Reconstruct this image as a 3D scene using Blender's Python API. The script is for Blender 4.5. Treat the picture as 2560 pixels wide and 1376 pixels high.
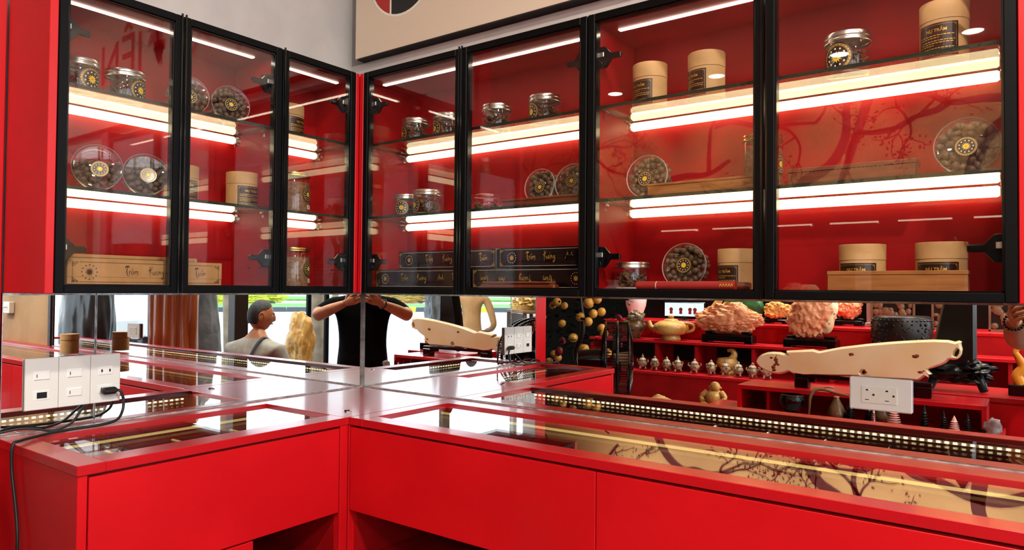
import bpy, bmesh, math, random
from mathutils import Vector, Matrix, noise
from mathutils.geometry import tessellate_polygon
for o in list(bpy.data.objects): bpy.data.objects.remove(o)
SC = bpy.context.scene
COL = SC.collection
PI = math.pi
H = 1.15          # everything below is measured from the counter top; the whole place is lifted onto the floor at the end
# ------------------------------------------------------------------ camera, light, exposure
cam = bpy.data.cameras.new('camera'); camo = bpy.data.objects.new('camera', cam); COL.objects.link(camo)
cam.sensor_width = 36.0; cam.lens = 1758.0/2560*36.0; cam.clip_start = 0.012; cam.clip_end = 400
Rm = ((0.80636397, 0.00470968, 0.59140086), (0.59135987, -0.02063357, -0.80614376), (0.00840604, 0.99977601, -0.01942328))
camo.matrix_world = Matrix.Translation((1.880, -1.6812, 0.347)) @ Matrix(Rm).to_4x4()
SC.camera = camo
SC.view_settings.view_transform = 'Standard'; SC.view_settings.look = 'None'
SC.view_settings.gamma = 1.0; SC.view_settings.use_curve_mapping = False
SC.view_settings.exposure = 0.75
cy = SC.cycles
cy.max_bounces = 10; cy.diffuse_bounces = 3; cy.glossy_bounces = 7; cy.transmission_bounces = 4; cy.transparent_max_bounces = 24
cy.caustics_reflective = False; cy.caustics_refractive = False; cy.sample_clamp_indirect = 6.0
cy.use_denoising = True; cy.use_adaptive_sampling = True; cy.adaptive_threshold = 0.02
try: cy.denoiser = 'OPENIMAGEDENOISE'
except Exception: pass
w = bpy.data.worlds.new('daylight'); SC.world = w; w.use_nodes = True
wn = w.node_tree; bg = wn.nodes['Background']
tcw = wn.nodes.new('ShaderNodeTexCoord'); sx = wn.nodes.new('ShaderNodeSeparateXYZ'); rw = wn.nodes.new('ShaderNodeValToRGB')
wn.links.new(tcw.outputs['Generated'], sx.inputs[0]); wn.links.new(sx.outputs['Z'], rw.inputs[0]); wn.links.new(rw.outputs[0], bg.inputs[0])
rw.color_ramp.elements[0].color = (0.90, 0.95, 1.0, 1); rw.color_ramp.elements[1].color = (0.50, 0.70, 0.98, 1)
bg.inputs[1].default_value = 3.3
def area(name, loc, size, energy, color=(1, .94, .84), rot=(0, 0, 0), shape='RECTANGLE', portal=False):
    l = bpy.data.lights.new(name, 'AREA'); l.shape = shape; l.size = size[0]; l.size_y = size[1]; l.energy = energy; l.color = color
    o = bpy.data.objects.new(name, l); COL.objects.link(o); o.location = loc; o.rotation_euler = rot
    l.cycles.is_portal = portal
    return o
# daylight comes in through the open shop front at x = 4.6
area('shopfront_portal', (4.62, -3.3, 0.40), (3.0, 7.2), 1, rot=(0, PI/2, 0), portal=True)
sun = bpy.data.lights.new('sun', 'SUN'); sun.energy = 2.2; sun.angle = 0.03; sun.color = (1, .96, .9)
suno = bpy.data.objects.new('sun', sun); COL.objects.link(suno); suno.rotation_euler = (math.radians(32), math.radians(-18), 0)
# ------------------------------------------------------------------ helpers
def lin(h):
    h = h.lstrip('#'); c = [int(h[i:i+2], 16)/255 for i in (0, 2, 4)]
    return tuple((x/12.92 if x <= .04045 else ((x+.055)/1.055)**2.4) for x in c) + (1,)
MATS = {}
def mat(name, hexc, rough=.5, metal=0, spec=.5, emit=0, coat=0, noise_amt=0, noise_scale=20, hex2=None, bump=0, bscale=60, stretch=None, sss=0):
    m = bpy.data.materials.new(name); MATS[name] = m; m.use_nodes = True; n = m.node_tree; b = n.nodes['Principled BSDF']
    b.inputs['Base Color'].default_value = lin(hexc); b.inputs['Roughness'].default_value = rough; b.inputs['Metallic'].default_value = metal
    b.inputs['Specular IOR Level'].default_value = spec; b.inputs['Coat Weight'].default_value = coat; b.inputs['Coat Roughness'].default_value = .08
    if sss: b.inputs['Subsurface Weight'].default_value = sss; b.inputs['Subsurface Radius'].default_value = (.02, .012, .006); b.inputs['Subsurface Scale'].default_value = .5
    if emit: b.inputs['Emission Color'].default_value = lin(hexc); b.inputs['Emission Strength'].default_value = emit
    if noise_amt or bump:
        tc = n.nodes.new('ShaderNodeTexCoord'); mp = n.nodes.new('ShaderNodeMapping'); n.links.new(tc.outputs['Object'], mp.inputs[0])
        if stretch: mp.inputs['Scale'].default_value = stretch
    if noise_amt:
        t = n.nodes.new('ShaderNodeTexNoise'); t.inputs['Scale'].default_value = noise_scale; t.inputs['Detail'].default_value = 5; n.links.new(mp.outputs[0], t.inputs[0])
        r = n.nodes.new('ShaderNodeValToRGB'); n.links.new(t.outputs[0], r.inputs[0])
        r.color_ramp.elements[0].color = lin(hex2 or hexc); r.color_ramp.elements[1].color = lin(hexc)
        d = .5 - min(.48, .45*(1-noise_amt)); r.color_ramp.elements[0].position = .5 - d*.6; r.color_ramp.elements[1].position = .5 + d*.6
        n.links.new(r.outputs[0], b.inputs['Base Color'])
    if bump:
        t2 = n.nodes.new('ShaderNodeTexNoise'); t2.inputs['Scale'].default_value = bscale; t2.inputs['Detail'].default_value = 4; n.links.new(mp.outputs[0], t2.inputs[0])
        bp = n.nodes.new('ShaderNodeBump'); bp.inputs['Strength'].default_value = bump; bp.inputs['Distance'].default_value = .02
        n.links.new(t2.outputs[0], bp.inputs['Height']); n.links.new(bp.outputs[0], b.inputs['Normal'])
    return m
def thin_glass(name, tint, ior=1.5, refl=(1, 1, 1, 1), rough=0.0):
    m = bpy.data.materials.new(name); MATS[name] = m; m.use_nodes = True; n = m.node_tree; n.nodes.clear()
    out = n.nodes.new('ShaderNodeOutputMaterial'); mx = n.nodes.new('ShaderNodeMixShader'); tr = n.nodes.new('ShaderNodeBsdfTransparent'); gl = n.nodes.new('ShaderNodeBsdfGlossy'); fr = n.nodes.new('ShaderNodeFresnel')
    fr.inputs[0].default_value = ior; tr.inputs[0].default_value = tint; gl.inputs[0].default_value = refl; gl.inputs['Roughness'].default_value = rough
    # the pane is a solid slab: both faces count as air-side faces, so the front/back flip of the node is undone
    geo = n.nodes.new('ShaderNodeNewGeometry'); mul = n.nodes.new('ShaderNodeVectorMath'); mul.operation = 'SCALE'; ma = n.nodes.new('ShaderNodeMath'); ma.operation = 'MULTIPLY_ADD'
    ma.inputs[1].default_value = 1/ior - ior; ma.inputs[2].default_value = ior
    n.links.new(geo.outputs['Backfacing'], ma.inputs[0]); n.links.new(ma.outputs[0], fr.inputs[0])
    n.links.new(fr.outputs[0], mx.inputs[0]); n.links.new(tr.outputs[0], mx.inputs[1]); n.links.new(gl.outputs[0], mx.inputs[2]); n.links.new(mx.outputs[0], out.inputs[0])
    return m
class MB:
    """collects shapes and links them as ONE mesh object"""
    def __init__(s): s.v = []; s.f = []; s.m = []; s.T = None
    def add(s, vs, fs, mi=0):
        b = len(s.v)
        s.v += [tuple(s.T @ Vector(p)) for p in vs] if s.T is not None else [tuple(p) for p in vs]
        s.f += [tuple(b+i for i in f) for f in fs]; s.m += [mi]*len(fs); return s
    def box(s, x0, x1, y0, y1, z0, z1, bev=0, mi=0):
        if x0 > x1: x0, x1 = x1, x0
        if y0 > y1: y0, y1 = y1, y0
        if z0 > z1: z0, z1 = z1, z0
        if bev:
            b = min(bev, (x1-x0)*.45, (y1-y0)*.45, (z1-z0)*.45); bm = bmesh.new(); bmesh.ops.create_cube(bm, size=1)
            for v in bm.verts: v.co = ((x0+x1)/2+v.co.x*(x1-x0), (y0+y1)/2+v.co.y*(y1-y0), (z0+z1)/2+v.co.z*(z1-z0))
            bmesh.ops.bevel(bm, geom=bm.edges[:], offset=b, segments=1, affect='EDGES', profile=.5)
            return s.bm(bm, mi)
        vs = [(x, y, z) for x in (x0, x1) for y in (y0, y1) for z in (z0, z1)]
        return s.add(vs, [(0, 1, 3, 2), (4, 6, 7, 5), (0, 4, 5, 1), (2, 3, 7, 6), (0, 2, 6, 4), (1, 5, 7, 3)], mi)
    def bm(s, bm, mi=0):
        bm.verts.index_update(); s.add([v.co.copy() for v in bm.verts], [[v.index for v in f.verts] for f in bm.faces], mi); bm.free(); return s
    def lathe(s, prof, n=24, cx=0, cy=0, mi=0, a0=0, a1=2*PI, axis='z'):
        full = abs(a1-a0-2*PI) < 1e-6; k = n if full else n+1; vs = []; fs = []
        for r, z in prof:
            for i in range(k):
                a = a0+(a1-a0)*i/n; vs.append((cx+r*math.cos(a), cy+r*math.sin(a), z))
        for j in range(len(prof)-1):
            for i in range(n):
                i2 = (i+1) % k; fs.append((j*k+i, j*k+i2, (j+1)*k+i2, (j+1)*k+i))
        if axis == 'y': vs = [(x, z, y) for x, y, z in vs]; fs = [f[::-1] for f in fs]
        if axis == 'x': vs = [(z, x, y) for x, y, z in vs]
        return s.add(vs, fs, mi)
    def cyl(s, r, z0, z1, n=20, cx=0, cy=0, mi=0, axis='z'):
        return s.lathe([(0.0001, z0), (r, z0), (r, z1), (0.0001, z1)], n, cx, cy, mi, axis=axis)
    def tube(s, pts, r, n=8, mi=0, cap=True):
        pts = [Vector(p) for p in pts]; R = r if isinstance(r, (list, tuple)) else [r]*len(pts); vs = []; fs = []; up = None
        for i, p in enumerate(pts):
            d = (pts[min(i+1, len(pts)-1)]-pts[max(i-1, 0)]).normalized()
            if up is None: up = Vector((0, 0, 1)) if abs(d.z) < .9 else Vector((1, 0, 0))
            x = d.cross(up).normalized(); up = x.cross(d).normalized()
            for k in range(n):
                a = 2*PI*k/n; vs.append(p+(x*math.cos(a)+up*math.sin(a))*R[i])
        for i in range(len(pts)-1):
            for k in range(n): fs.append((i*n+k, i*n+(k+1) % n, (i+1)*n+(k+1) % n, (i+1)*n+k))
        if cap: fs += [tuple(range(n))[::-1], tuple((len(pts)-1)*n+k for k in range(n))]
        return s.add(vs, fs, mi)
    def ico(s, c, r, sub=2, mi=0, sc=(1, 1, 1), fn=None):
        bm = bmesh.new(); bmesh.ops.create_icosphere(bm, subdivisions=sub, radius=1)
        for v in bm.verts:
            p = v.co.copy(); k = fn(p) if fn else 1.0; v.co = Vector((c[0]+p.x*r*sc[0]*k, c[1]+p.y*r*sc[1]*k, c[2]+p.z*r*sc[2]*k))
        return s.bm(bm, mi)
    def outline(s, pts, t, e, holes=(), mi=0):
        """a slab in the local x-z plane, rounded over to thickness t (along y); e = how far the face is drawn in"""
        loops = [list(pts)] + [list(h) for h in holes]
        def inset(L, d):
            n = len(L); out = []; A = sum(L[i][0]*L[(i+1) % n][1]-L[(i+1) % n][0]*L[i][1] for i in range(n)); sg = 1 if A > 0 else -1
            for i in range(n):
                a, b, c = Vector(L[i-1]), Vector(L[i]), Vector(L[(i+1) % n]); t_ = (c-a)
                if t_.length < 1e-9: out.append(tuple(b)); continue
                t_.normalize(); out.append((b.x-t_.y*d*sg, b.y+t_.x*d*sg))
            return out
        levels = [(-t/2, e), (-t/4, e*.25), (0, 0), (t/4, e*.25), (t/2, e)]; base = {}; vs = []; fs = []
        for li, (y, d) in enumerate(levels):
            for hi, L in enumerate(loops):
                base[li, hi] = len(vs); vs += [(p[0], y, p[1]) for p in inset(L, d if hi == 0 else -d)]
        for li in range(len(levels)-1):
            for hi, L in enumerate(loops):
                n = len(L); a = base[li, hi]; b = base[li+1, hi]
                for i in range(n):
                    f = (a+i, a+(i+1) % n, b+(i+1) % n, b+i); fs.append(f)
        for li in (0, len(levels)-1):
            flat = [[Vector((vs[base[li, hi]+i][0], vs[base[li, hi]+i][2], 0)) for i in range(len(L))] for hi, L in enumerate(loops)]
            idx = [base[li, hi]+i for hi, L in enumerate(loops) for i in range(len(L))]
            fs += [tuple(idx[k] for k in tri) for tri in tessellate_polygon(flat)]
        return s.add(vs, fs, mi)
    def mesh(s, name, mats, smooth=None):
        me = bpy.data.meshes.new(name); me.from_pydata(s.v, [], s.f)
        for m in (mats if isinstance(mats, (list, tuple)) else [mats]): me.materials.append(MATS[m] if isinstance(m, str) else m)
        me.polygons.foreach_set('material_index', s.m)
        b = bmesh.new(); b.from_mesh(me); bmesh.ops.recalc_face_normals(b, faces=b.faces[:]); b.to_mesh(me); b.free()
        if smooth:
            me.polygons.foreach_set('use_smooth', [True]*len(me.polygons)); me.set_sharp_from_angle(angle=math.radians(smooth))
        me.update(); return me
    def build(s, name, mats, parent=None, smooth=None, label=None, kind=None):
        return link(name, s.mesh(name, mats, smooth), parent, label, kind)
def link(name, me, parent=None, label=None, kind=None, loc=None, rot=None):
    o = bpy.data.objects.new(name, me); COL.objects.link(o)
    if parent: o.parent = parent
    if label: o['label'] = label
    if kind: o['kind'] = kind
    if loc: o.location = loc
    if rot: o.rotation_euler = rot
    return o
def thing(name, label, cat, loc=(0, 0, 0), rotz=0, group=None):
    o = bpy.data.objects.new(name, None); COL.objects.link(o); o.empty_display_size = .05
    o.location = loc; o.rotation_euler = (0, 0, math.radians(rotz)); return tag(o, label, cat, group)
def tag(o, label, cat, group=None):
    o['label'] = label; o['category'] = cat
    if group: o['group'] = group
    return o
def struct(name, mb, m, parent=None, smooth=None):
    return mb.build(name, m, parent, smooth, kind='structure')
def copy_tree(o, loc, rotz, label, group=None):
    r = o.copy(); COL.objects.link(r); r.location = loc; r.rotation_euler = (0, 0, math.radians(rotz)); r['label'] = label
    if group: r['group'] = group
    for ch in o.children:
        c = ch.copy(); COL.objects.link(c); c.parent = r
        for g in ch.children:
            d = g.copy(); COL.objects.link(d); d.parent = c
    return r
class Print:
    """flat print: coloured 2-D polygons laid on a surface by a mapping f(u, v, lift) -> point"""
    def __init__(s, f): s.f_ = f; s.mb = MB()
    def poly(s, pts, mi, layer=1): s.mb.add([s.f_(u, v, layer*.00025) for u, v in pts], [tuple(range(len(pts)))], mi)
    def rect(s, u0, u1, v0, v1, mi, layer=1, seg=1):
        vs = [(u0+(u1-u0)*i/seg, v) for i in range(seg+1) for v in (v0, v1)]
        s.mb.add([s.f_(u, v, layer*.00025) for u, v in vs], [(2*i, 2*i+2, 2*i+3, 2*i+1) for i in range(seg)], mi)
    def circ(s, u, v, r, mi, layer=1, n=14):
        P = [(u+r*math.cos(2*PI*i/n), v+r*math.sin(2*PI*i/n)) for i in range(n)]
        s.mb.add([s.f_(u, v, layer*.00025)] + [s.f_(a, b, layer*.00025) for a, b in P], [(0, 1+i, 1+(i+1) % n) for i in range(n)], mi)
    def ring(s, u, v, r0, r1, mi, layer=1, n=24, wav=0):
        vs = []
        for i in range(n):
            a = 2*PI*i/n; k = 1+wav*(1 if i % 2 else -1)
            vs += [(u+r0*math.cos(a), v+r0*math.sin(a)), (u+r1*k*math.cos(a), v+r1*k*math.sin(a))]
        s.mb.add([s.f_(a, b, layer*.00025) for a, b in vs], [(2*i, 2*i+1, (2*i+3) % (2*n), (2*i+2) % (2*n)) for i in range(n)], mi)
    def star(s, u, v, r0, r1, mi, layer=1, n=12):
        P = [(u+(r1 if i % 2 == 0 else r0)*math.cos(PI*i/n+PI/2), v+(r1 if i % 2 == 0 else r0)*math.sin(PI*i/n+PI/2)) for i in range(2*n)]
        s.mb.add([s.f_(u, v, layer*.00025)] + [s.f_(a, b, layer*.00025) for a, b in P], [(0, 1+i, 1+(i+1) % (2*n)) for i in range(2*n)], mi)
    def stroke(s, pts, wd, mi, layer=1, flip=False, ox=0, oy=0, sc=1, rnd=True):
        # brush stroke: a strip that swells in the middle
        P = []
        for i in range(len(pts)-1):
            for k in range(4):
                t = k/4; a, b = Vector(pts[max(i-1, 0)]), Vector(pts[i]); c, d = Vector(pts[i+1]), Vector(pts[min(i+2, len(pts)-1)])
                P.append(.5*((2*b)+(c-a)*t+(2*a-5*b+4*c-d)*t*t+(3*b-a-3*c+d)*t**3))
        P.append(Vector(pts[-1])); n = len(P); vs = []
        for i, p in enumerate(P):
            d = (P[min(i+1, n-1)]-P[max(i-1, 0)]); d = d.normalized() if d.length else Vector((1, 0)); t = i/(n-1)
            wv = wd(t) if callable(wd) else wd*(.35+.65*math.sin(PI*min(1, t*1.15+.08)))
            for sg in (1, -1):
                q = p+Vector((-d.y, d.x))*wv*.5*sg; q = (-q.x, -q.y) if flip else (q.x, q.y); vs.append((ox+q[0]*sc, oy+q[1]*sc))
        s.mb.add([s.f_(a, b, layer*.00025) for a, b in vs], [(2*i, 2*i+1, 2*i+3, 2*i+2) for i in range(n-1)], mi)
    def text(s, txt, u, v, size, mi, layer=1, bold=0, align='CENTER', xs=1.0):
        vs, fs = text_mesh(txt, bold); w = [p[0] for p in vs]; o = {'CENTER': -(min(w)+max(w))/2, 'LEFT': -min(w)}[align]
        s.mb.add([s.f_(u+(p[0]+o)*size*xs, v+p[1]*size, layer*.00025) for p in vs], fs, mi)
    def build(s, name, mats, parent, label=None): return s.mb.build(name, mats, parent, label=label)
_T = {}
def text_mesh(txt, bold=0):
    if (txt, bold) in _T: return _T[txt, bold]
    cu = bpy.data.curves.new('lettering', 'FONT'); cu.body = txt; cu.offset = bold; cu.resolution_u = 3
    o = bpy.data.objects.new('lettering', cu); COL.objects.link(o); bpy.context.view_layer.update()
    ev = o.evaluated_get(bpy.context.evaluated_depsgraph_get()); me = ev.to_mesh()
    r = ([tuple(v.co) for v in me.vertices], [tuple(p.vertices) for p in me.polygons]); ev.to_mesh_clear()
    bpy.data.objects.remove(o); bpy.data.curves.remove(cu); _T[txt, bold] = r; return r
def on_front(x, y, z): return lambda u, v, l: (x+u, y-l, z+v)            # flat, facing local -y
def on_cyl(r, z, a0=0): return lambda u, v, l: ((r+l)*math.sin(u/r+a0), -(r+l)*math.cos(u/r+a0), z+v)
def rock(name, m, c, size, seed, rough=.35, fine=.12, sub=4, parent=None, flat_base=None, smooth=60, kscale=1.6, fs=5.0, label=None):
    sd = Vector((seed*3.7, seed*1.3, seed*7.1)); mb = MB()
    def fn(p): return 1+rough*noise.noise(p*kscale+sd)+fine*noise.noise(p*fs+sd)+fine*.5*noise.noise(p*fs*2.3+sd)
    mb.ico(c, 1, sub, 0, size, fn)
    if flat_base is not None: mb.v = [(x, y, max(z, flat_base)) for x, y, z in mb.v]
    return mb.build(name, m, parent, smooth, label)
# ------------------------------------------------------------------ materials
mat('red', '#cc1119', .34, spec=.35, coat=.08, noise_amt=.15, noise_scale=3, hex2='#c30e16')
mat('red_top', '#b8101a', .30, coat=.35, noise_amt=.15, noise_scale=4, hex2='#ba1019')
mat('red_shaded', '#9e0b10', .5, spec=.18, noise_amt=.1, noise_scale=5, hex2='#91090e')  # same laminate as red, shade of interiors and step fronts put into the colour
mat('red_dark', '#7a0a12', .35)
mat('maroon_tray', '#4a1016', .3, coat=.4)
mat('black_frame', '#050506', .45, spec=.12)
mat('black_gloss', '#040405', .18, spec=.3, coat=.2)
mat('black_gap', '#050505', .8)
mat('white_wall', '#cdc6c1', .75, noise_amt=.2, noise_scale=6, hex2='#c4bdb9')
mat('cream_board', '#dfcdb6', .35)
mat('beige_wall', '#b8966b', .8, noise_amt=.3, noise_scale=3, hex2='#9c7d58')
mat('mural_beige', '#c79c68', .7)
mat('branch_paint', '#4a0f12', .7)
mat('ceiling_white', '#d8d2c8', .8)
mat('floor_tile', '#8f8a84', .3, noise_amt=.3, noise_scale=2, hex2='#85807a')
mat('grey_wall', '#a8a59c', .8)
thin_glass('door_glass', (.96, .945, .935, 1), 1.40)
thin_glass('case_glass', (.93, .95, .935, 1), 1.55)
thin_glass('shelf_glass', (.93, .96, .94, 1), 1.5)
def rim_plastic():
    m = bpy.data.materials.new('plastic_rim'); MATS['plastic_rim'] = m; m.use_nodes = True; n = m.node_tree; n.nodes.clear()
    o = n.nodes.new('ShaderNodeOutputMaterial'); x = n.nodes.new('ShaderNodeMixShader'); t = n.nodes.new('ShaderNodeBsdfTransparent'); p = n.nodes.new('ShaderNodeBsdfPrincipled')
    p.inputs['Base Color'].default_value = (.75, .72, .68, 1); p.inputs['Roughness'].default_value = .15; x.inputs[0].default_value = .42
    n.links.new(t.outputs[0], x.inputs[1]); n.links.new(p.outputs[0], x.inputs[2]); n.links.new(x.outputs[0], o.inputs[0])
rim_plastic()
thin_glass('clear_plastic', (.95, .95, .95, 1), 1.6, rough=.03)
mat('glass_edge', '#1d2a20', .2)
def mirror_mat():
    m = bpy.data.materials.new('mirror'); MATS['mirror'] = m; m.use_nodes = True; b = m.node_tree.nodes['Principled BSDF']
    b.inputs['Base Color'].default_value = (.86, .88, .87, 1); b.inputs['Metallic'].default_value = 1; b.inputs['Roughness'].default_value = 0.0
mirror_mat()
mat('bevel_silver', '#c9ccca', .18, metal=.9, noise_amt=.5, noise_scale=60, hex2='#8d908e')
mat('sealant', '#cfc9c2', .5, noise_amt=.5, noise_scale=40, hex2='#8f8580')
mat('tube_light', '#fff0bd', .4, emit=3.3)
mat('strip_light', '#fff2d8', .4, emit=8.0)
mat('led_dot', '#ffe2a8', .4, emit=6.0)
mat('gold_glow', '#e7c877', .4, emit=.55)
mat('lamp_disc', '#fff6e4', .4, emit=14.0)
mat('bar_light', '#ffeecd', .4, emit=4.0)
mat('tube_cap', '#d8c9a0', .3)
mat('silver', '#cdcac4', .28, metal=1)
mat('gold_lid', '#c9a45c', .25, metal=1)
mat('chrome', '#d5d6d8', .1, metal=1)
mat('kraft', '#c79e69', .65, noise_amt=.3, noise_scale=30, hex2='#bd945f')
mat('kraft_box', '#b78b57', .7, noise_amt=.4, noise_scale=25, hex2='#a97f4d')
mat('kraft_print', '#3a1c0d', .6)
mat('label_black', '#180b08', .3, coat=.3)
mat('label_brown', '#2a120c', .3)
mat('gold_print', '#d9ab42', .35, metal=.4)
mat('gold_dull', '#8c7038', .4, metal=.3)
mat('yellow_print', '#f3d032', .45)
mat('white_print', '#f0ead8', .5)
mat('agar_chip', '#7a5a3a', .6, noise_amt=.6, noise_scale=90, hex2='#3e2817')
mat('agar_nut', '#745840', .5, noise_amt=.6, noise_scale=60, hex2='#543d29')
mat('powder', '#a0764a', .8, noise_amt=.6, noise_scale=120, hex2='#6d4a28')
mat('box_black', '#120708', .22, coat=.4)
mat('wood_carved', '#a56a34', .45, noise_amt=.6, noise_scale=14, hex2='#84501f', stretch=(1, 8, 8))
mat('wood_red', '#7d3a20', .4, noise_amt=.6, noise_scale=14, hex2='#5b2813', stretch=(1, 8, 8))
mat('carve_hole', '#1d0c06', .8)
mat('paper_red', '#a02722', .5)
mat('white_plastic', '#ebe9e2', .3)
mat('white_dirty', '#ebe6d8', .4)
mat('slot_dark', '#17150f', .6)
mat('rubber', '#141414', .5)
mat('pale_plastic', '#f3f2ec', .25)
mat('jade', '#f8efcd', .18, coat=.5, noise_amt=.9, noise_scale=4.5, hex2='#e9c88e', sss=.3)
mat('rust', '#7a3a18', .5)
mat('stone_gold', '#d9b163', .28, noise_amt=.8, noise_scale=9, hex2='#a06c2e', bump=.3, bscale=30)
mat('stone_pink', '#f2b184', .3, noise_amt=.9, noise_scale=16, hex2='#cc7446', bump=.6, bscale=40, sss=.3)
mat('stone_amber', '#e8a437', .22, noise_amt=.6, noise_scale=9, hex2='#c7741c', sss=.3)
mat('stone_black', '#070607', .3, spec=.25, noise_amt=.4, noise_scale=7, hex2='#030303')
mat('stone_grey', '#6e7378', .45, noise_amt=.7, noise_scale=6, hex2='#3e4247', bump=.4, bscale=14)
mat('stone_dark', '#2c2e31', .3, noise_amt=.8, noise_scale=5, hex2='#15171a')
mat('stone_white', '#b79d7c', .35, noise_amt=.6, noise_scale=55, hex2='#3c2d20')
mat('stone_brown', '#6f5233', .2, noise_amt=.7, noise_scale=12, hex2='#3d2716')
mat('quartz', '#e4a9a0', .12, coat=.4, sss=.3)
mat('crystal', '#cdc4c2', .1, noise_amt=.7, noise_scale=30, hex2='#7a6a68')
mat('root_wood', '#b05a2a', .18, noise_amt=.8, noise_scale=7, hex2='#6a2f14', stretch=(1, 1, .25), bump=.3, bscale=12, coat=.4)
mat('root_dark', '#1a0d0a', .25, noise_amt=.5, noise_scale=8, hex2='#0b0605')
mat('dark_wood', '#1f100b', .35, spec=.3, noise_amt=.5, noise_scale=10, hex2='#1a0d08')
mat('brown_wood', '#7a5a3c', .5, noise_amt=.5, noise_scale=9, hex2='#5f432a')
mat('gold_leaf', '#d9b86a', .4, noise_amt=.6, noise_scale=40, hex2='#a9854a')
mat('fruit', '#e2a848', .4, noise_amt=.3, noise_scale=20, hex2='#d1933a')
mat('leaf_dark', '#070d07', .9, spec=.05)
mat('leaf_green', '#2c6a33', .35, noise_amt=.5, noise_scale=8, hex2='#174a20')
mat('petal_red', '#7e1420', .5)
mat('skin', '#b9794f', .5, noise_amt=.2, noise_scale=14, hex2='#aa6c44', sss=.1)
mat('skin_dark', '#8d5233', .5, noise_amt=.2, noise_scale=14, hex2='#7f482b')
mat('hair', '#0c0a09', .5, bump=.4, bscale=140)
mat('shirt_black', '#050506', .95, spec=.08)
mat('shirt_grey', '#a29f96', .85, noise_amt=.3, noise_scale=18, hex2='#918e86')
mat('shirt_beige', '#c59a6a', .8, noise_amt=.2, noise_scale=10, hex2='#ba8f5f')
mat('trouser_dark', '#0a0a0d', .9, spec=.1)
mat('eye_white', '#e8e4dc', .3)
mat('lip', '#8a4a3a', .5)
mat('strap', '#2c3038', .7)
mat('wire', '#8f9497', .3, metal=.8)
mat('screen', '#9fd4ee', .3, emit=1.2)
mat('screen_red', '#8a3a30', .4)
mat('road', '#93928f', .9)
mat('grass', '#5da52f', .9, noise_amt=.6, noise_scale=2, hex2='#3f7d22')
mat('flower_yellow', '#d9c832', .8, noise_amt=.8, noise_scale=6, hex2='#7d9a2a')
mat('flower_orange', '#c96a3a', .8, noise_amt=.8, noise_scale=6, hex2='#5d8a34')
mat('kerb_dark', '#4a4f50', .8)
mat('kerb_yellow', '#d9b52c', .8)
mat('car_paint', '#d9dde0', .2, coat=.6)
mat('car_glass', '#3f5560', .08, coat=.5)
mat('tyre', '#18181a', .7)
mat('trunk', '#8a7862', .9, noise_amt=.5, noise_scale=6, hex2='#6d5d4a')
mat('palm', '#6f8a52', .6)
mat('palm_dark', '#3b4f34', .6)
mat('white_paint', '#e4e4de', .5)
mat('logo_red', '#b3261b', .4)
mat('logo_black', '#0d0c0c', .4)
mat('wicker', '#a07a54', .6)
mat('phone_black', '#0a0a0c', .2, coat=.5)
# ------------------------------------------------------------------ the room
F0, CE = -H, 2.05
struct('floor', MB().box(-2.7, 4.62, -7.6, .1, F0-.05, F0), 'floor_tile')
struct('ceiling', MB().box(-2.7, 4.62, -7.6, .1, CE, CE+.06), 'ceiling_white')
struct('wall_left', MB().box(-.14, -.03, -1.165, .1, F0, CE), 'white_wall')
struct('wall_right', MB().box(-.03, 3.42, .03, .1, F0, CE), 'white_wall')
struct('wall_far_left', MB().box(-2.7, -2.6, -7.6, .1, F0, CE), 'grey_wall')
struct('wall_far_left_return', MB().box(-2.6, -.14, .02, .1, F0, CE), 'grey_wall')
struct('trim_1', MB().box(-.14, -.0005, -1.165, -1.0775, F0, CE, .003), 'red')                    # red end post of the left wall
struct('wall_back_end', MB().box(2.62, 3.42, -.0005, .03, -.02, 1.6), 'beige_wall')
struct('trim_2', MB().box(2.585, 2.62, -.012, .03, -.02, .36, .002), 'dark_wood')
struct('wall_back_dark', MB().box(-2.6, 2.1, -4.62, -4.55, F0, .95), 'stone_black')
wb = struct('wall_back', MB().box(-2.6, 2.1, -4.62, -4.40, .95, CE), 'mural_beige')
struct('wall_back_side', MB().box(2.02, 2.1, -7.6, -4.40, F0, CE), 'grey_wall')
struct('wall_front', MB().box(2.1, 4.62, -7.6, -7.5, F0, CE), 'white_wall')
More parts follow.
